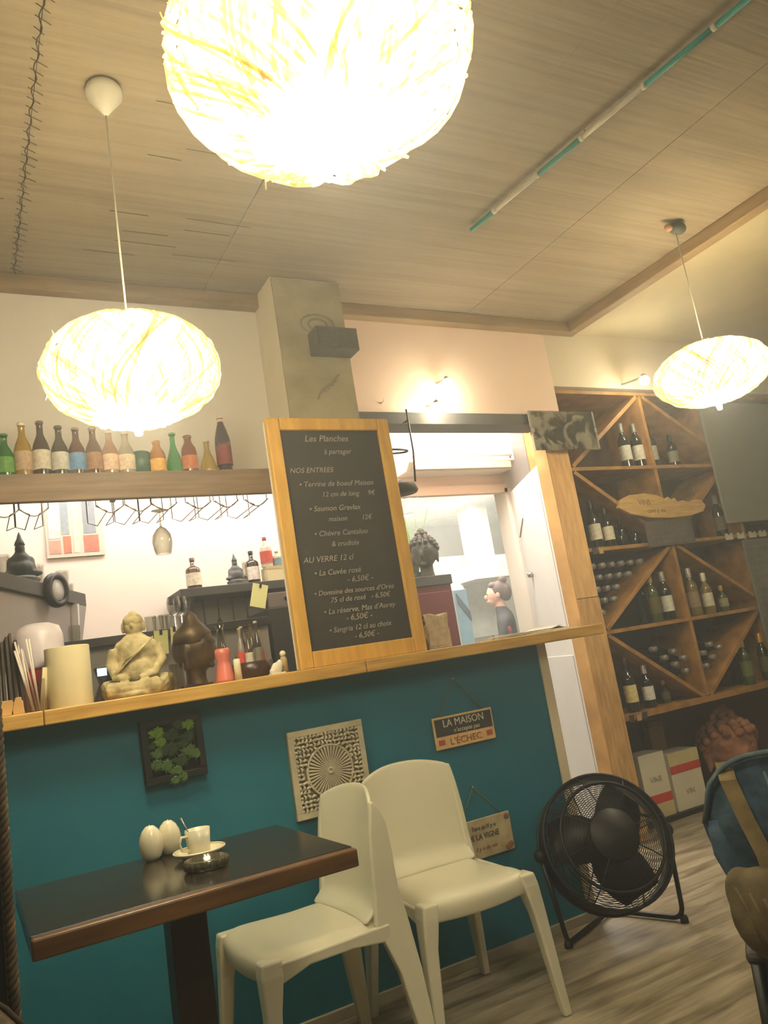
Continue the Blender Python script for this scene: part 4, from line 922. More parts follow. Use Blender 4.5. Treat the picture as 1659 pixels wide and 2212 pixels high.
W_ = [(1285, 3.50, Zs[2]+.012, 'wine bottle with a white label nearest the post on the shelf above the diamond', GD, (214, 208, 186), GD),
      (1312, 3.50, Zs[2]+.012, 'wine bottle with a wide white label, second from the post above the diamond', GD, (218, 212, 190), GD),
      (1340, 3.52, Zs[2]+.012, 'unlabelled dark wine bottle, third from the post above the diamond', GD, None, (40, 36, 28)),
      (1368, 3.54, Zs[2]+.012, 'dark wine bottle, fourth from the post above the diamond', GD, None, (34, 30, 26)),
      (1388, 3.62, Zs[1]+.012, 'green-black wine bottle at the left tip of the middle shelf', (30, 44, 26), None, GD),
      (1412, 3.48, Zs[1]+.012, 'wine bottle with a yellow capsule on the middle shelf', GG, (90, 84, 40), (176, 146, 60)),
      (1440, 3.50, Zs[1]+.012, 'wine bottle with an off-white label and grey capsule left of the upright', GD, (206, 204, 190), (150, 144, 132)),
      (1468, 3.50, Zs[1]+.012, 'wine bottle with a plain white label touching the upright on its left', GD, (212, 210, 196), GD),
      (1497, 3.48, Zs[1]+.012, 'yellow-green wine bottle with a grey capsule right of the upright', (110, 96, 50), (140, 120, 90), (170, 160, 150)),
      (1527, 3.48, Zs[1]+.012, 'pale wine bottle with a white label and white capsule on the middle shelf', (118, 98, 40), (204, 196, 168), (220, 212, 190)),
      (1558, 3.48, Zs[1]+.012, 'green wine bottle with a gold capsule at the right of the middle shelf', GG, (150, 144, 100), (170, 140, 60)),
      (1362, 3.46, Zs[0]+za, 'wine bottle with a square cream label at the bottom by the post', GD, (220, 204, 140), (60, 26, 22)),
      (1398, 3.48, Zs[0]+za, 'wine bottle with a round white label and white capsule on the bottom shelf', (40, 26, 20), (222, 218, 206), (206, 200, 192)),
      (1432, 3.52, Zs[0]+za, 'green wine bottle with a pinkish capsule on the bottom shelf', (50, 62, 30), (90, 84, 50), (176, 120, 90)),
      (1456, 3.60, Zs[0]+za, 'dark wine bottle at the right end of the lower left triangle', GD, None, GD),
      (1587, 3.60, Zs[0]+za, 'dark wine bottle at the foot of the right diagonal', GD, None, GD),
      (1612, 3.48, Zs[0]+za, 'green wine bottle with a yellow capsule on the bottom shelf right of the diamond', (54, 74, 30), (100, 110, 50), (196, 176, 50)),
      (1634, 3.60, Zs[0]+za, 'black wine bottle between the two yellow capsules', GD, None, GD),
      (1652, 3.48, Zs[0]+za, 'dark wine bottle with an orange-yellow capsule at the frame edge', (44, 50, 26), (90, 84, 40), (216, 164, 40)),
      (1350, 3.50, Zs[3]+.012, 'wine bottle with a whitish label, left of the pair on the upper shelf', GD, (196, 192, 176), (120, 116, 104)),
      (1378, 3.50, Zs[3]+.012, 'wine bottle with a whitish label, right of the pair on the upper shelf', GD, (196, 192, 176), (120, 116, 104)),
      (1408, 3.52, Zs[3]+.012, 'dark wine bottle right of the upper pair beside the upright', GD, (150, 146, 130), GD),
      (1452, 3.52, Zs[3]+.012, 'shadowed wine bottle under the bright hanging lamp', GD, (120, 116, 100), GD),
      (1555, 3.56, Zs[2]+.012, 'dark wine bottle right of the carved wooden sign', GD, (130, 124, 104), (160, 156, 144))]
for px, Y, z, l, rgb, lab, cap in W_: winebottle(px, Y, z, l, rgb, lab, cap)
# bottles lying in the triangular compartments, necks outwards
lie = thing('wine_bottle', 'lying wine bottle with its neck outwards in the upper left triangle of the rack', 'bottle', (0, 0, 0), 0, 'lying bottles in the upper left triangle')
prof = [(0, 0), (.036, .001), (.037, .01), (.037, .175), (.034, .19), (.02, .215), (.0145, .235), (.0135, .285), (.0155, .288), (.0155, .295), (.001, .296)]
RLie = Matrix.Rotation(PI/2, 3, 'X')
MB().lathe(prof, 14, M=RLie).obj('glass', mat('lying_bottle_glass', (22, 24, 18), .15, var=.05, coat=.6), lie)
MB().lathe([(.0165, .255), (.017, .257), (.017, .298), (.001, .2985)], 12, M=RLie).obj('capsule', mat('pewter_capsule', (140, 135, 128), .35, metal=.3), lie)
first = True
def line_z(x): return Zs[1]+(x-RX0)/(XD[0]-RX0)*(Zs[2]-Zs[1])
row = 0; z = Zs[1]+.115
while z < Zs[2]-.05:
    xlim = RX0+(z-.052-Zs[1])/(Zs[2]-Zs[1])*(XD[0]-RX0)-.02
    x = RX0+.058+(.038 if row % 2 else 0); col = 0
    while x < min(xlim, 3.72):
        loc = (x, 3.745, z)
        rn = ['lowest', 'second lowest', 'third lowest', 'fourth', 'fifth', 'topmost'][min(row, 5)]; col += 1
        lb_ = 'lying wine bottle, %s from the post in the %s row above the diagonal' % (['nearest', 'second', 'third', 'fourth', 'fifth', 'sixth', 'seventh', 'eighth'][col-1] if col > 1 else 'first', rn)
        if first: lie.location = loc; lie['label'] = lb_; first = False
        else: dup(lie, loc, lb_)
        x += .077
    z += .068; row += 1
spots = [('left', x_, z_) for x_, z_ in [(3.83, .815), (3.755, .865), (3.835, .892), (3.68, .915), (3.76, .942), (3.605, .975)]]+[('right', x_, z_) for x_, z_ in [(4.01, .82), (4.085, .865), (4.01, .898), (4.16, .915), (4.085, .943)]]
labs = {'left': 'lying wine bottle left of the lower diamond upright', 'right': 'lying wine bottle right of the lower diamond upright'}
pl6 = ['bottommost', 'left one of the second tier', 'right one of the second tier', 'left one of the third tier', 'right one of the third tier', 'highest, leftmost']
pr5 = ['bottommost', 'right one of the second tier', 'left one of the second tier', 'highest, rightmost', 'higher middle one']
for n_, (s, x_, z_) in enumerate(spots): dup(lie, (x_, 3.745, z_), labs[s]+', '+((pl6+pr5)[n_]), group='lying bottles in the lower diamond, %s half' % s)
# small objects under shelves : wooden fish-like sign and slate labels
p = at(1440, 1090, 3.36); t = thing('carved_sign', 'long pale wooden sign carved like a fish hanging on the wine rack', 'sign', (p.x, 3.405, p.z), rot=(0, .03, 0))
pts = []
for k in range(41):
    a_ = 2*PI*k/41; x = .39*math.cos(a_); z = .075*math.sin(a_)*(1-.25*math.cos(a_))
    pts.append([x, z])
out = [(-.39, -.01), (-.36, .04), (-.28, .068), (-.15, .078), (-.05, .066), (.02, .04), (.05, .055), (.07, .03), (.10, .05), (.12, .022), (.17, .03), (.22, .02), (.28, .035), (.34, .03), (.37, -.005), (.34, -.045), (.22, -.07), (.05, -.08), (-.14, -.076), (-.3, -.05)]
MB().prism(out, -.03, -.005).obj('board', mat('pale_carved_wood', (190, 158, 100), .7, rgb2=(166, 132, 78), scale=6, stretch=(2, 2, 12)), t, bevel=.004)
for s, x, z, sz in [('VINS', -.17, .005, .05), ('cave à vin', -.08, -.045, .04)]: text(s, sz, mat('burnt_ink', (120, 92, 54), .9), t, (x, -.031, z))
for x in (-.26, .3): MB().tube([(x, -.015, .06), (x, .0, .16)], .0015, 5).obj('cord', MC['hemp_cord'], t)
p = at(1456, 1150, 3.38); t = thing('slate_sign', 'dark slate price board hanging below the carved wooden sign', 'sign', (p.x, 3.412, p.z))
MB().box(-.21, .20, -.012, -.002, -.075, .085).obj('slate', mat('slate_grey', (92, 84, 76), .8, rgb2=(74, 68, 62), scale=14), t, bevel=.002)
random.seed(31)
for r_ in range(4):
    m = MB(); x = -.17
    while x < .15:
        L = random.uniform(.015, .035); m.tube([(x, -.0125, .05-.035*r_), (x+L*.5, -.0125, .056-.035*r_+random.uniform(-.006, .006)), (x+L, -.0125, .05-.035*r_)], .0016, 4); x += L+.014
    m.obj('chalk_line', mat('faint_chalk', (140, 134, 124), .9), t)
# grey slate panels at the right edge
p0 = at(1612, 1165, 3.36); p1 = at(1625, 1410, 3.36)
t = thing('wine_list_board', 'tall grey wine list board with chalk writing hanging at the right of the rack', 'board', (p0.x, 3.40, p1.z-.14))
Hh = p0.z-p1.z+.14; MB().box(0, .62, -.014, 0, 0, Hh).obj('board', mat('grey_slate_board', (118, 118, 108), .7, rgb2=(100, 100, 92), scale=9), t, bevel=.003)
for r_ in range(13):
    m = MB(); x = .03
    while x < .5:
        L = random.uniform(.015, .035); m.tube([(x, -.0145, Hh-.05-.045*r_), (x+L*.5, -.0145, Hh-.043-.045*r_+random.uniform(-.006, .006)), (x+L, -.0145, Hh-.05-.045*r_)], .0018, 4); x += L+.014
    m.obj('chalk_line', MC['faint_chalk'], t)
p0 = at(1548, 1020, 3.36); p1 = at(1580, 1140, 3.36)
t = thing('grey_panel', 'large plain grey-green panel covering the upper right compartments of the rack', 'panel', (p0.x+.02, 3.40, 1.68))
MB().box(0, 1.0, -.016, 0, 0, .84).obj('sheet', mat('grey_green_sheet', (124, 124, 108), .5, var=.06), t, bevel=.003)
MB().box(-.008, 1.0, -.02, .0, .84, .855).obj('top_rail', DGREY, t)
# white tags on the shelf edge
for i, px in enumerate((1580, 1606, 1632, 1654)):
    q = at(px, 1150, 3.39)
    t = thing('price_tag', ['leftmost white price tag on the shelf edge above the wine list board', 'second white price tag on the shelf edge above the wine list board', 'third white price tag on the shelf edge above the wine list board', 'white price tag at the frame edge above the wine list board'][i], 'tag', (q.x, 3.419, Zs[2]), 0, 'price tags on the shelf edge')
    MB().box(-.035, .035, -.006, -.001, -.02, .022).obj('card', mat('tag_card', (196, 188, 168), .8), t); MB().box(-.01, .01, -.008, .004, .012, .026).obj('clip', DGREY, t)
for i, (px, z) in enumerate([(1292, Zs[2]), (1305, Zs[2]), (1372, Zs[0]), (1388, Zs[0]), (1402, Zs[0])]):
    q = at(px, 1190 if z > 1 else 1550, 3.39)
    t = thing('shelf_charm', ['dark tag left of the pale one under the white labels', 'pale brown tag under the white labels', 'dark tag at the left end of the bottom shelf edge', 'pale tag in the middle of the bottom shelf tags', 'dark tag, third on the bottom shelf edge'][i], 'tag', (q.x, 3.419, z), 0, 'small tags on the shelf edges by the post')
    MB().box(-.016, .016, -.006, -.001, -.028, .012).obj('card', mat('charm_%d' % (i % 2), [(60, 54, 46), (176, 140, 96)][i % 2], .7), t); MB().ball((0, -.004, .008), .005, 7, 5).obj('pin', DGREY, t)

# boxes in the niche
zf = 0.03
pl_ = thing('plinth', 'low dark plinth under the wine cartons', 'plinth', (3.22, 3.56, 0)); MB().box(0, 1.9, 0, .22, 0, .028).obj('board', DARKW, pl_); MB().box(0, 1.9, -.006, 0, 0, .028).obj('edge', BLACK, pl_)
def carton(px0, px1, pyT, pyB, lb, stripe_low, w3):
    a = at(px0, pyB, 3.58); b = at(px1, pyB, 3.58); h_ = at((px0+px1)/2, pyT, 3.58).z-.03
    t = thing('wine_carton', lb, 'box', ((a.x+b.x)/2, 3.58, .029), 0, 'white wine cartons')
    W = (b.x-a.x)/2-.003
    MB().box(-W, W, 0, .148, 0, h_).obj('box', mat('carton_white', (220, 212, 186), .8, var=.04), t, bevel=.002)
    z0 = h_*.22 if stripe_low else h_*.64
    MB().box(-W, W, -.0015, 0, z0, z0+h_*.14).obj('red_stripe', mat('carton_red', (196, 62, 44), .7), t)
    MB().box(-W, W, -.0015, 0, 0 if stripe_low else z0+h_*.14, z0 if stripe_low else h_).obj('cream_band', mat('carton_cream', (206, 192, 140), .8), t)
    text(w3, .045, mat('carton_ink', (170, 160, 138), .9), t, (0, -.002, h_*(.55 if stripe_low else .25)))
    return t
carton(1402, 1462, 1620, 1757, 'white wine carton with a red stripe near its base, beside the fan', True, 'VINS')
carton(1464, 1534, 1614, 1742, 'white wine carton with a red stripe near its top, right of the other', False, 'VIN')
a = at(1420, 1612, 3.70); hz = .41
for i, (dx, hh, c, l) in enumerate([(-.04, .06, (70, 48, 34), 'dark wooden block behind the cartons, nearest the post'), (.08, .10, (52, 36, 28), 'dark brown box behind the cartons'), (.21, .13, (130, 104, 66), 'tan carton standing behind the striped ones')]):
    t = thing('storage_box', l, 'box', (3.45+dx*1.5, 3.74, 0), 0, 'boxes behind the cartons'); hh_ = .40+hh
    MB().box(-.06, .06, -.0, .05, .0, hh_).obj('box', mat('stor_%d' % i, c, .8), t, bevel=.002); MB().box(-.061, .061, -.001, .051, hh_-.03, hh_+.001).obj('lid', mat('storl_%d' % i, tuple(int(v*.8) for v in c), .8), t)

# ------------------------------------------------------------------ framed picture on the post
a = at(1142, 885, 3.30); b = at(1275, 868, 3.30); c_ = at(1158, 975, 3.30)
t = thing('framed_picture', 'frameless black and white picture with glass edges at the top of the post', 'picture', ((a.x+b.x)/2+.01, 3.33, (c_.z+2.19)/2))
W = (b.x-a.x)/2; H = a.z-t.location.z
def bw_mat():
    m = bpy.data.materials.new('mono_print'); m.use_nodes = True; nt = m.node_tree; b_ = nt.nodes['Principled BSDF']; b_.inputs['Roughness'].default_value = .5
    tc = nt.nodes.new('ShaderNodeTexCoord'); n1 = nt.nodes.new('ShaderNodeTexNoise'); n1.inputs['Scale'].default_value = 9; n1.inputs['Detail'].default_value = 3; n1.inputs['Distortion'].default_value = 1.2
    r_ = nt.nodes.new('ShaderNodeValToRGB'); r_.color_ramp.elements[0].position = .45; r_.color_ramp.elements[1].position = .56
    r_.color_ramp.elements[0].color = (*srgb((66, 63, 58)), 1); r_.color_ramp.elements[1].color = (*srgb((196, 188, 176)), 1)
    nt.links.new(tc.outputs['Object'], n1.inputs['Vector']); nt.links.new(n1.outputs['Fac'], r_.inputs[0]); nt.links.new(r_.outputs[0], b_.inputs['Base Color']); return m
MB().box(-W, W, -.008, 0, 0, H).obj('print', bw_mat(), t); MB().box(-W-.003, W+.003, -.012, -.0085, -.003, H+.003).obj('glass', GLASS, t)
for s in (-1, 1): MB().box(s*W-.005, s*W+.005, -.016, -.0122, 0, H).obj('edge_strip', mat('bright_edge', (200, 196, 186), .15, metal=.6), t)
for s in (-1, 1): MB().box(s*W*.98-.008, s*W*.98+.008, -.02, -.016, H*.45, H*.55).obj('clip', STEEL, t)

# black box on the pillar
a = at(668, 718, 3.12); b = at(763, 770, 3.12)
t = thing('wall_speaker', 'black rectangular speaker box high on the pillar above the blackboard', 'speaker', ((a.x+b.x)/2, 3.145, b.z))
W = (b.x-a.x)/2; H = a.z-b.z; MB().box(-W, W, -.10, 0, 0, H).obj('cabinet', mat('speaker_dark', (84, 80, 70), .7), t, bevel=.003); MB().box(-W+.008, W-.008, -.104, -.10, .008, H-.008).obj('grille', mat('speaker_cloth', (80, 76, 64), .9, var=.2, scale=80), t)

# air conditioner
ya2 = 4.10; a = at(1100, 925, ya2); b = at(1105, 1008, ya2)
t = thing('air_conditioner', 'long white wall air conditioner over the kitchen opening', 'air conditioner', (a.x-.84, YB, b.z))
H = a.z-b.z
MB().prism([(0, 0), (-.14, 0), (-.195, .05), (-.20, H-.03), (-.18, H), (0, H)], 0, .84, 'x').obj('casing', mat('white_plastic', (232, 226, 214), .35, var=.02), t, bevel=.006)
MB().box(.04, .80, -.197, -.15, .006, .05, Matrix.Translation((0, 0, -.008))).obj('louvre', mat('louvre_beige', (206, 186, 158), .5), t, bevel=.003)
MB().box(.02, .82, -.204, -.199, .085, .088).obj('seam', GREY, t)
MB().ball((.80, -.199, .07), .006, 8, 6).obj('indicator', DGREY, t)

# hanging black metal ladle ring and shade beside the blackboard
hx = at(885, 930, 3.28)
t = thing('hanging_utensil_rack', 'thin black metal hanger with a ring and a dark shade beside the blackboard', 'hanger', (hx.x, 3.28, 2.31))
e0 = at(897, 1040, 3.28); rp_ = at(880, 975, 3.28)
MB().tube([(0, 0, .08), (0, 0, rp_.z-2.31), (e0.x-hx.x, 0, e0.z-2.31)], .005, 6).obj('rod', BLACK, t)
MB().tube([(0, .05, .02), (0, .0, .02)], .006, 6).obj('hook', BLACK, t)
MB().tube([(rp_.x-hx.x-.10+.10*math.cos(2*PI*k/28), .035*math.sin(2*PI*k/28), rp_.z-2.31) for k in range(28)], .005, 6, True).obj('ring', BLACK, t)
q = at(868, 1058, 3.28); MB().lathe([(0, -.02), (.075, -.02), (.082, -.01), (.07, .022), (.02, .034), (.006, .05)], 24).obj('shade', mat('dark_shade', (66, 62, 60), .6), t, loc=(q.x-hx.x, 0, q.z-2.31))
# string of small cup hooks of light on the wall
for i, (px, py) in enumerate([(834, 862), (843, 915)]):
    q = at(px, py, 3.34); o = thing('wall_hook', ['upper small shiny hook right of the blackboard', 'lower small shiny hook right of the blackboard'][i], 'hook', (q.x, YW-.001, q.z), 0, 'small hooks on the pink wall')
    MB().tube([(0, 0, 0), (0, -.03, 0), (0, -.035, .012)], .002, 6).obj('shank', STEEL, o); MB().ball((0, -.002, 0), .006, 8, 5).obj('plate', STEEL, o)

# ------------------------------------------------------------------ kitchen behind
kt = thing('cooker_hood', 'grey-white cooker hood over the kitchen range', 'hood', (4.42, 6.9, 1.62))
aH = at(1020, 1215, 6.9); bH = at(1112, 1200, 6.9)
kt.location = (aH.x, 6.9, aH.z-.18); Wk = bH.x-aH.x
MB().prism([(0, 0), (Wk, 0), (Wk-.04, .24), (.20, .24)], 0, .6).obj('canopy', mat('hood_white', (206, 202, 188), .4), kt); MB().box(Wk*.45, Wk*.8, .2, .5, .24, 2.75-kt.location.z).obj('chimney', MC['hood_white'], kt); MB().box(0, .04, .3, .6, -1.6, 0).obj('side_panel', KW, kt); MB().box(.02, Wk, .55, .6, -.6, 0).obj('splashback', mat('splash', (196, 194, 180), .4), kt)
ct = thing('kitchen_worktop', 'steel kitchen worktop in front of the cook', 'worktop', (4.35, 6.5, 0)); MB().box(0, .35, 0, .45, .86, .9).obj('top', STEEL, ct); MB().box(.02, .33, .02, .48, 0, .86).obj('cabinet', LGREY, ct)
# white fridge shape standing in for an overexposed bright area, and blue crate
q0 = at(935, 1115, 7.65); q1 = at(998, 1110, 7.65)
t = thing('lit_area_fridge', 'tall white refrigerator shape standing in for a bright lit area of the kitchen', 'refrigerator', (q0.x, 7.65, 0)); MB().box(0, q1.x-q0.x, 0, .6, .02, 2.25).obj('body', mat('lit_area_white', (240, 238, 224), .3, var=.02), t, bevel=.01); MB().box(.01, q1.x-q0.x-.01, -.02, 0, .9, 2.22).obj('door', MC['lit_area_white'], t, bevel=.006); MB().box(.01, q1.x-q0.x-.01, -.02, 0, .05, .88).obj('door', MC['lit_area_white'], t, bevel=.006); MB().tube([(.06, -.03, 1.2), (.06, -.04, 1.3), (.06, -.03, 1.5)], .008, 6).obj('handle', STEEL, t)
q = at(1008, 1390, 5.7)
t = thing('blue_rack', 'pale blue crate rack with a dark diagonal part beside the refrigerator shape', 'rack', (q.x-.02, 5.7, 0)); hq = at(1005, 1272, 5.7).z
MB().box(-.03, .11, 0, .25, .02, hq).obj('body', mat('pale_blue', (150, 190, 214), .5), t, bevel=.004); MB().prism([(0, hq-.12), (.11, hq-.28), (.11, hq-.20), (.0, hq-.03)], -.01, 0).obj('dark_strut', mat('slate_blue', (84, 104, 122), .5), t); MB().box(-.04, -.03, -.005, .25, .02, hq).obj('white_side', WHITE, t)
for i, (px, py) in enumerate([(890, 1075), (881, 1112)]):
    q = atz(px, py, 2.745); t = thing('ceiling_spot', ['nearer round kitchen ceiling spotlight', 'farther round kitchen ceiling spotlight'][1-i], 'ceiling light', (q.x, q.y, 2.748), 0, 'kitchen ceiling spots')
    MB().lathe([(.0, -.012), (.07, -.012), (.075, 0)], 20).obj('lens', mat('spot_glow', (255, 250, 230), .4, emit=14), t); MB().tube([(.08*math.cos(2*PI*k/20), .08*math.sin(2*PI*k/20), -.006) for k in range(20)], .008, 6, True).obj('ring', STEEL, t)

# the cook: one continuous body grown from a skeleton
def skin_body(name, verts, edges, radii, m_, parent, sub=2):
    me = bpy.data.meshes.new(name); me.from_pydata(verts, edges, []); o = bpy.data.objects.new(name, me); C.objects.link(o); o.parent = parent
    md = o.modifiers.new('skin', 'SKIN'); md.use_smooth_shade = True
    for i, r in enumerate(radii):
        me.skin_vertices[0].data[i].radius = (r, r) if not isinstance(r, tuple) else r
        me.skin_vertices[0].data[i].use_root = (i == 0)
    o.modifiers.new('sub', 'SUBSURF').levels = sub; me.materials.append(m_); return o
q = at(1088, 1312, 6.2)
SK = mat('skin_tone', (206, 150, 122), .6, var=.05)
cook = thing('person', 'person with brown hair tied up, in a black top, working in the kitchen facing left', 'person', (q.x-.02, 6.2, 0), rotz=-PI/2-.35+PI)
cook.rotation_euler = (0, 0, -2.25)
# local: faces -y
V = [(0, 0, .95), (0, .01, 1.10), (0, .01, 1.25), (0, .02, 1.38), (0, .0, 1.46), (0, -.03, 1.54), (.17, .01, 1.36), (.24, -.04, 1.12), (.20, -.26, 1.02), (.18, -.33, 1.01), (-.17, .01, 1.36), (-.24, -.04, 1.12), (-.20, -.26, 1.02), (-.18, -.33, 1.01),
     (.09, 0, .88), (.10, -.01, .48), (.10, .02, .08), (.10, -.10, .03), (-.09, 0, .88), (-.10, -.01, .48), (-.10, .02, .08), (-.10, -.10, .03)]
E_ = [(0, 1), (1, 2), (2, 3), (3, 4), (4, 5), (3, 6), (6, 7), (7, 8), (8, 9), (3, 10), (10, 11), (11, 12), (12, 13), (0, 14), (14, 15), (15, 16), (16, 17), (0, 18), (18, 19), (19, 20), (20, 21)]
Rr = [(.15, .11), (.135, .10), (.15, .11), (.13, .09), .06, .055, .06, .045, .035, .03, .06, .045, .035, .03, .085, .06, .045, .035, .085, .06, .045, .035]
skin_body('body', V, E_, Rr, mat('black_clothes', (34, 28, 28), .8), cook)
hd = MB(); hz = 1.63
hd.ball((0, -.035, hz), (.072, .09, .105), 18, 12).ball((0, -.06, hz-.05), (.055, .06, .06), 14, 8).ball((0, -.135, hz-.015), (.012, .018, .024), 8, 6).ball((0, -.122, hz-.06), (.024, .012, .009), 8, 5).tube([(0, 0, hz-.17), (0, -.02, hz-.06)], .052, 12)
for s in (-1, 1): hd.ball((s*.074, -.01, hz-.01), (.010, .02, .03), 8, 6)
head = hd.obj('head', SK, cook, remesh=.007, smooth_it=1)
for s in (-1, 1): MB().ball((s*.028, -.118, hz+.012), (.012, .008, .006), 8, 6).obj('eye', mat('eye_dark', (50, 36, 30), .3), head)
MB().ball((0, .0, hz+.025), (.082, .095, .10), 16, 10).ball((0, .06, hz+.01), (.07, .06, .09), 12, 8).ball((0, .05, hz+.13), (.045, .045, .04), 12, 8).ball((0, -.05, hz+.085), (.066, .05, .04), 12, 8).obj('hair', mat('brown_hair', (82, 52, 34), .7, rgb2=(60, 38, 26), scale=30), cook, remesh=.009)
for s in (-1, 1):
    hand = MB().ball((s*.18, -.37, 1.0), (.038, .05, .018), 10, 7)
    for k in range(4): hand.tube([(s*.18+(k-1.5)*.018, -.40, 1.0), (s*.18+(k-1.5)*.019, -.445+.004*abs(k-1.5), .995), (s*.18+(k-1.5)*.019, -.465+.008*abs(k-1.5), .98)], [.009, .0085, .007], 6)
    hand.tube([(s*.15, -.36, 1.0), (s*.125, -.385, .998), (s*.118, -.41, .99)], [.011, .010, .008], 6); hand.obj('hand', SK, cook)
MB().box(-.14, .14, -.135, -.128, .6, 1.25).obj('apron', mat('dark_apron', (60, 44, 44), .8), cook, bevel=.01)
MB().ball((.20, .03, 1.27), (.03, .03, .05), 8, 6).obj('red_badge', mat('red_print', (150, 40, 44), .7), cook)
g2 = thing('stock_pot', 'grey pot steaming in front of the cook', 'pot', (q.x-.30, 6.62, .901)); 
MB().lathe([(0, 0), (.12, 0), (.13, .02), (.13, .26), (.125, .26), (.12, .02), (0, .02)], 24).obj('pot', mat('pot_grey', (130, 134, 120), .4, metal=.5), g2)
for s in (-1, 1): MB().tube([(s*.13, -.03, .2), (s*.16, 0, .2), (s*.13, .03, .2)], .006, 6).obj('handle', STEEL, g2)
g2.location = (4.50, 6.79, .901)

# ------------------------------------------------------------------ pendant lamps
GLOW = mat('glowing_lamp_globe', (255, 246, 214), .5, emit=42, var=0)
CANE = mat('pale_woven_cane', (246, 232, 190), .6, var=.1, scale=30)
_nt = CANE.node_tree; _b = _nt.nodes['Principled BSDF']; _tr = _nt.nodes.new('ShaderNodeBsdfTranslucent'); _mx = _nt.nodes.new('ShaderNodeMixShader')
_tr.inputs[0].default_value = (.92, .84, .62, 1); _mx.inputs[0].default_value = .75      # thin cane lets the lamp shine through
_nt.links.new(_b.outputs[0], _mx.inputs[1]); _nt.links.new(_tr.outputs[0], _mx.inputs[2]); _nt.links.new(_mx.outputs[0], _nt.nodes['Material Output'].inputs[0])
def pendant(lb, loc, rx, rz, seed, ceil=True, canopy='cone'):
    t = thing('pendant_lamp', lb, 'pendant lamp', loc, 0, 'woven pendant lamps')
    random.seed(seed)
    MB().ball((0, 0, 0), (rx*.90, rx*.90, rz*.95), 28, 16).obj('light_globe', GLOW, t)
    m = MB()
    for k in range(190):
        lon = random.uniform(0, 2*PI); tw = random.choice((-1, 1))*random.uniform(.7, 1.6); off = random.uniform(.96, 1.03); n = 13
        l0 = random.uniform(-1.2, -.9); l1 = random.uniform(1.15, 1.5); pts = []
        for i in range(n+1):
            la = l0+(l1-l0)*i/n; lo = lon+tw*i/n
            pts.append((rx*off*math.cos(la)*math.cos(lo), rx*off*math.cos(la)*math.sin(lo), rz*off*math.sin(la)))
        m.tube(pts, .0030, 4)
    for k in range(26):
        lo = random.uniform(0, 2*PI); la = random.uniform(-.5, .5); p0 = Vector((rx*math.cos(la)*math.cos(lo), rx*math.cos(la)*math.sin(lo), rz*math.sin(la)))
        m.tube([p0, p0*1.03+Vector((0, 0, random.uniform(-.03, .03)))], .0014, 4)
    for la in (-1.2, 1.42): m.tube([(rx*math.cos(la)*math.cos(2*PI*k/24), rx*math.cos(la)*math.sin(2*PI*k/24), rz*math.sin(la)) for k in range(24)], .004, 6, True)
    m.obj('woven_shade', CANE, t, kind='stuff')
    MB().lathe([(.0, -.045), (.010, -.042), (.014, -.02), (.012, 0)], 14).obj('bulb_tip', GLOW, t, loc=(0, 0, -rz*.98))
    top = ZCEIL-loc[2]-.004
    MB().tube([(0, 0, rz*.9), (0, 0, top-.05)], .0028, 6).obj('cord', mat('white_cord', (206, 200, 180), .6), t)
    if canopy == 'cone': MB().lathe([(.052, top), (.056, top-.012), (.054, top-.028), (.012, top-.085), (.004, top-.095)], 24).obj('ceiling_rose', mat('white_rose', (220, 214, 192), .5, var=.02), t)
    else:
        MB().ball((.02, 0, top-.03), (.05, .035, .03), 14, 9).obj('ceiling_rose', mat('rose_dark', (78, 80, 68), .6), t); MB().ball((-.045, 0, top-.035), (.022, .018, .018), 10, 7).obj('terminal_cap', mat('rose_pink', (170, 134, 108), .6), t)
    MB().lathe([(.012, rz*.82), (.02, rz*.84), (.02, rz*1.1), (.01, rz*1.2)], 14).obj('lamp_holder', LGREY, t)
    return t
D = 1.32
p1 = CAM+ray(692, 130)*(D/FPX)
pendant('large round woven cane pendant lamp, nearest to the viewer, blazing white', tuple(p1), .252, .155, 1)
pendant('woven cane pendant lamp over the bar near the soft drink shelf', (.472, 2.163, 2.06), .245, .15, 2)
pendant('woven cane pendant lamp at the right in front of the wine rack', (3.13, 2.29, 2.215), .255, .14, 3, canopy='dark')
def small_spot(lb, p, r, tgt, power):
    t = thing('wall_spotlight', lb, 'spotlight', p, 0, 'small bare spotlights')
    MB().ball((0, 0, 0), r, 12, 8).obj('bulb', mat('spot_bulb_glow', (255, 236, 190), .4, emit=60), t)
    MB().tube([(0, .0, r*.8), (0, YW-p[1]-.003, r*1.4)], .006, 6).obj('arm', STEEL, t); MB().lathe([(r*.6, r*.5), (r*.55, r*1.1), (.008, r*1.4)], 12).obj('socket', STEEL, t)
    l = bpy.data.lights.new('spot_light', 'POINT'); l.energy = power; l.color = WARM; l.shadow_soft_size = r
    o = bpy.data.objects.new('spot_light', l); o.location = (p[0], p[1]-.06, p[2]-r-.03); C.objects.link(o)
small_spot('upper small bright spotlight on the pink wall', tuple(at(966, 828, 3.30)), .028, None, 2.2)
small_spot('lower small bright spotlight just above the dark header beam', tuple(at(945, 882, 3.30)), .034, None, 2.2)
small_spot('small bright spotlight at the top of the wine rack', tuple(at(1392, 822, 3.22)), .032, None, 5)

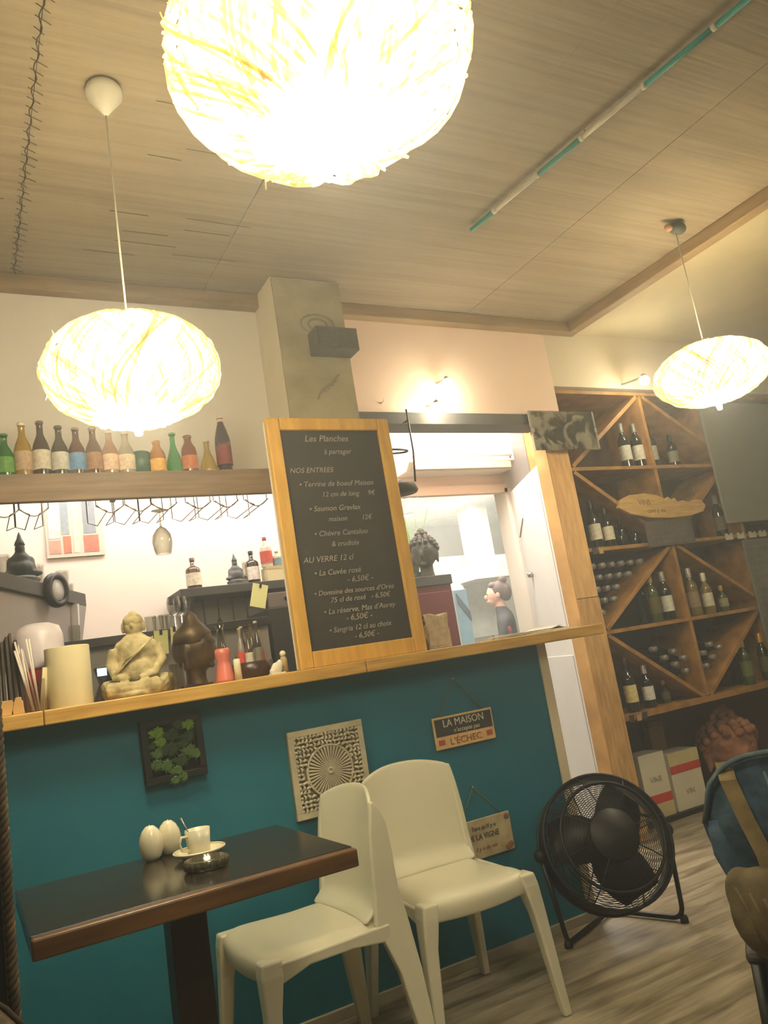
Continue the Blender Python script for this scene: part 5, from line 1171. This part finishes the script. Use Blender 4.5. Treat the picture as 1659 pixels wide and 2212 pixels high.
# painted pole on the ceiling
P0 = atz(1018, 497, ZCEIL-.02); P1 = atz(1622, -8, ZCEIL-.02)
t = thing('painted_pole', 'long thin pole painted in teal and white sections fixed under the reed ceiling', 'pole', P0)
dirp = (P1-P0)
def frac(px, py):
    q = atz(px, py, ZCEIL-.02)-P0; return max(0, min(1.4, q.dot(dirp)/dirp.length_squared))
ft = [0, frac(1070, 455), frac(1165, 378), frac(1260, 298), frac(1392, 185), frac(1545, 58), 1.25]
PT = mat('pole_teal', (44, 138, 128), .5); PWh = mat('pole_white', (206, 198, 176), .5)
for i in range(6):
    a_ = dirp*ft[i]; b_ = dirp*ft[i+1]-dirp.normalized()*.004
    MB().tube([a_, b_], .0105, 12).obj('teal_section' if i % 2 == 0 or i == 5 else 'white_section', PT if i % 2 == 0 or i == 5 else PWh, t)
for f_ in ft[1:6]: MB().tube([dirp*f_-dirp.normalized()*.010, dirp*f_+dirp.normalized()*.006], .0125, 12).obj('collar', PWh, t)
for f_ in (.02, .5, 1.0): MB().tube([dirp*f_+Vector((0, 0, .022)), dirp*f_+Vector((0, 0, 0))], .003, 6).obj('hanger', STEEL, t)

# ------------------------------------------------------------------ right foreground: chair with denim jacket and bag
cx0, cy0 = 1.472, 1.09
DEN = mat('blue_denim', (58, 80, 96), .9, rgb2=(40, 58, 74), scale=40, bump=.3); DEN2 = mat('faded_denim', (84, 100, 106), .9, rgb2=(64, 80, 88), scale=40, bump=.3)
KH = mat('khaki_canvas', (122, 106, 72), .9, rgb2=(100, 86, 58), scale=30, bump=.3); KH2 = mat('khaki_leather', (104, 92, 64), .8, rgb2=(80, 70, 48), scale=22, bump=.6)
rc = thing('padded_chair', 'dark-legged chair with a rounded back at the right edge, hung with a jacket', 'chair', (cx0, cy0, 0), rotz=-.9)
outl = []
for k in range(13):
    a_ = PI*k/12; outl.append((-.20*math.cos(a_), .70+.115*max(0, math.sin(a_))**.45))
outl = [(-.17, .46)]+outl+[(.17, .46)]
MB().prism(outl, -.012, .012).obj('backrest', DGREY, rc, bevel=.006)
MB().box(-.19, .19, .0, .40, .43, .46).obj('seat', DGREY, rc, bevel=.012)
for sx in (-1, 1):
    for yy in (.0, .38): MB().tube([(sx*.17, yy, .44), (sx*.19, yy+(.02 if yy else -.03), 0)], [.014, .010], 10).obj('leg', BLACK, rc)
jk = thing('denim_jacket', 'blue denim jacket draped over the chair back at the right edge', 'jacket', (cx0, cy0, 0), rotz=-.9)
vs = []; fs = []; nU, nV = 26, 22
for side in (-1, 1):
    base_i = len(vs)
    for j in range(nV+1):
        v = j/nV
        for i in range(nU+1):
            u = i/nU*2-1; ztop = .70+.128*max(0, 1-abs(u)**4)**.6+.012
            zlow = (.50+.05*u+.02*math.sin(5*u)) if side < 0 else .56
            z = ztop+(zlow-ztop)*v; wid = .212-.02*v*(1-.4*v)+(.006*math.sin(9*v)); x = u*wid+((.075*v*(1-u)/2) if side < 0 else .075*v*(1-u)/2)
            y = side*(.018+.022*min(1, v*4)+.010*math.sin(7*u+3*v)*v+.008*math.sin(13*u-4*v)*v)
            vs.append((x, y, z))
    for j in range(nV):
        for i in range(nU):
            a_ = base_i+j*(nU+1)+i; fs.append((a_, a_+1, a_+nU+2, a_+nU+1))
n1 = (nU+1)*(nV+1)
for i in range(nU): fs.append((i, i+1, n1+i+1, n1+i))
o = MB().add(vs, fs, True).obj('fabric', DEN, jk); o.modifiers.new('s', 'SOLIDIFY').thickness = .006
MB().tube([(-.208+.416*k/16, -.03, .716+.128*max(0, 1-abs(-1+2*k/16)**4)**.6) for k in range(17)], .006, 6).obj('collar_seam', DEN2, jk)
MB().tube([(-.075, -.047, .81), (-.06, -.052, .70), (-.03, -.055, .60), (.0, -.052, .50)], .003, 5).obj('stitched_seam', DEN2, jk)
# sleeve hanging
MB().tube([(-.19, -.02, .72), (-.182, -.030, .66), (-.160, -.034, .60), (-.140, -.036, .55)], [.016, .022, .022, .018], 12).obj('sleeve', DEN, jk)
bg = thing('shoulder_bag', 'khaki shoulder bag hanging by its strap from the chair back', 'bag', (cx0, cy0, 0), rotz=-.9)
st = MB(); pts = [(-.150, .05, .68), (-.150, .046, .79), (-.148, .0, .828), (-.144, -.046, .80), (-.128, -.058, .73), (-.108, -.070, .66), (-.10, -.080, .60)]
rsn = []
for k, p_ in enumerate(pts): rsn.append([(p_[0]-.016, p_[1], p_[2]), (p_[0]+.016, p_[1], p_[2]), (p_[0]+.016, p_[1]-.004, p_[2]), (p_[0]-.016, p_[1]-.004, p_[2])])
st.rings(rsn, True, False).obj('strap', KH, bg)
m = MB().ball((-.125, -.100, .565), (.068, .035, .085), 18, 12).ball((-.10, -.100, .525), (.058, .034, .06), 14, 9).ball((-.16, -.095, .60), (.035, .028, .05), 12, 8)
m.obj('body', KH2, bg, remesh=.007, smooth_it=2)
for k in range(6): MB().tube([(-.17+.022*k, -.125-.006*math.sin(k*1.1), .62-.01*k), (-.155+.02*k, -.136+.003*abs(k-2.5), .57-.005*k), (-.14+.015*k, -.130, .51)], .0035, 5).obj('pleat', KH2, bg)
MB().tube([(-.10+.012*math.cos(2*PI*k/14), -.134, .60+.010*math.sin(2*PI*k/14)) for k in range(14)], .002, 5, True).obj('buckle', STEEL, bg)
MB().box(-.104, -.066, -.140, -.133, .575, .588).obj('buckle_bar', STEEL, bg)

# ------------------------------------------------------------------ left foreground: dark high back with rope piping
lf = thing('high_back_seat', 'dark high-backed seat edged with twisted rope at the left frame edge', 'seat', (-.22, 1.42, 0))
UPH = mat('dark_upholstery', (34, 28, 22), .85, rgb2=(22, 19, 16), scale=9, bump=.3)
MB().box(-.26, .262, -.03, .05, .40, 1.42).obj('backrest', UPH, lf, bevel=.02); MB().box(-.26, .26, -.50, -.032, .36, .46).obj('seat', UPH, lf, bevel=.03)
for sx in (-.24, .24):
    for yy in (-.46, .02): MB().box(sx-.02, sx+.02, yy-.02, yy+.02, 0, .38).obj('leg', DARKW, lf)
RP = mat('twisted_rope', (92, 76, 54), .9, rgb2=(58, 48, 36), scale=40)
m = MB()
for s_ in range(3):
    pts = [(.265+.0045*math.cos(k*.95+s_*2.094), -.034+.0045*math.sin(k*.95+s_*2.094), .42+k*.005) for k in range(196)]
    m.tube(pts, .0044, 5)
m.obj('rope_piping', RP, lf)
cu_ = thing('fur_cushion', 'brownish fleecy cushion in the lower left corner', 'cushion', (-.175, 1.22, .462))
MB().ball((.0, 0, .205), (.25, .085, .205), 26, 14).obj('pillow', mat('brown_fleece', (104, 88, 64), .95, rgb2=(66, 56, 42), scale=50, bump=.8), cu_)
MB().tube([(.251*math.cos(2*PI*k/40), 0, .205+.206*math.sin(2*PI*k/40)) for k in range(40)], .004, 6, True).obj('piping', mat('dark_piping', (50, 42, 32), .9), cu_)
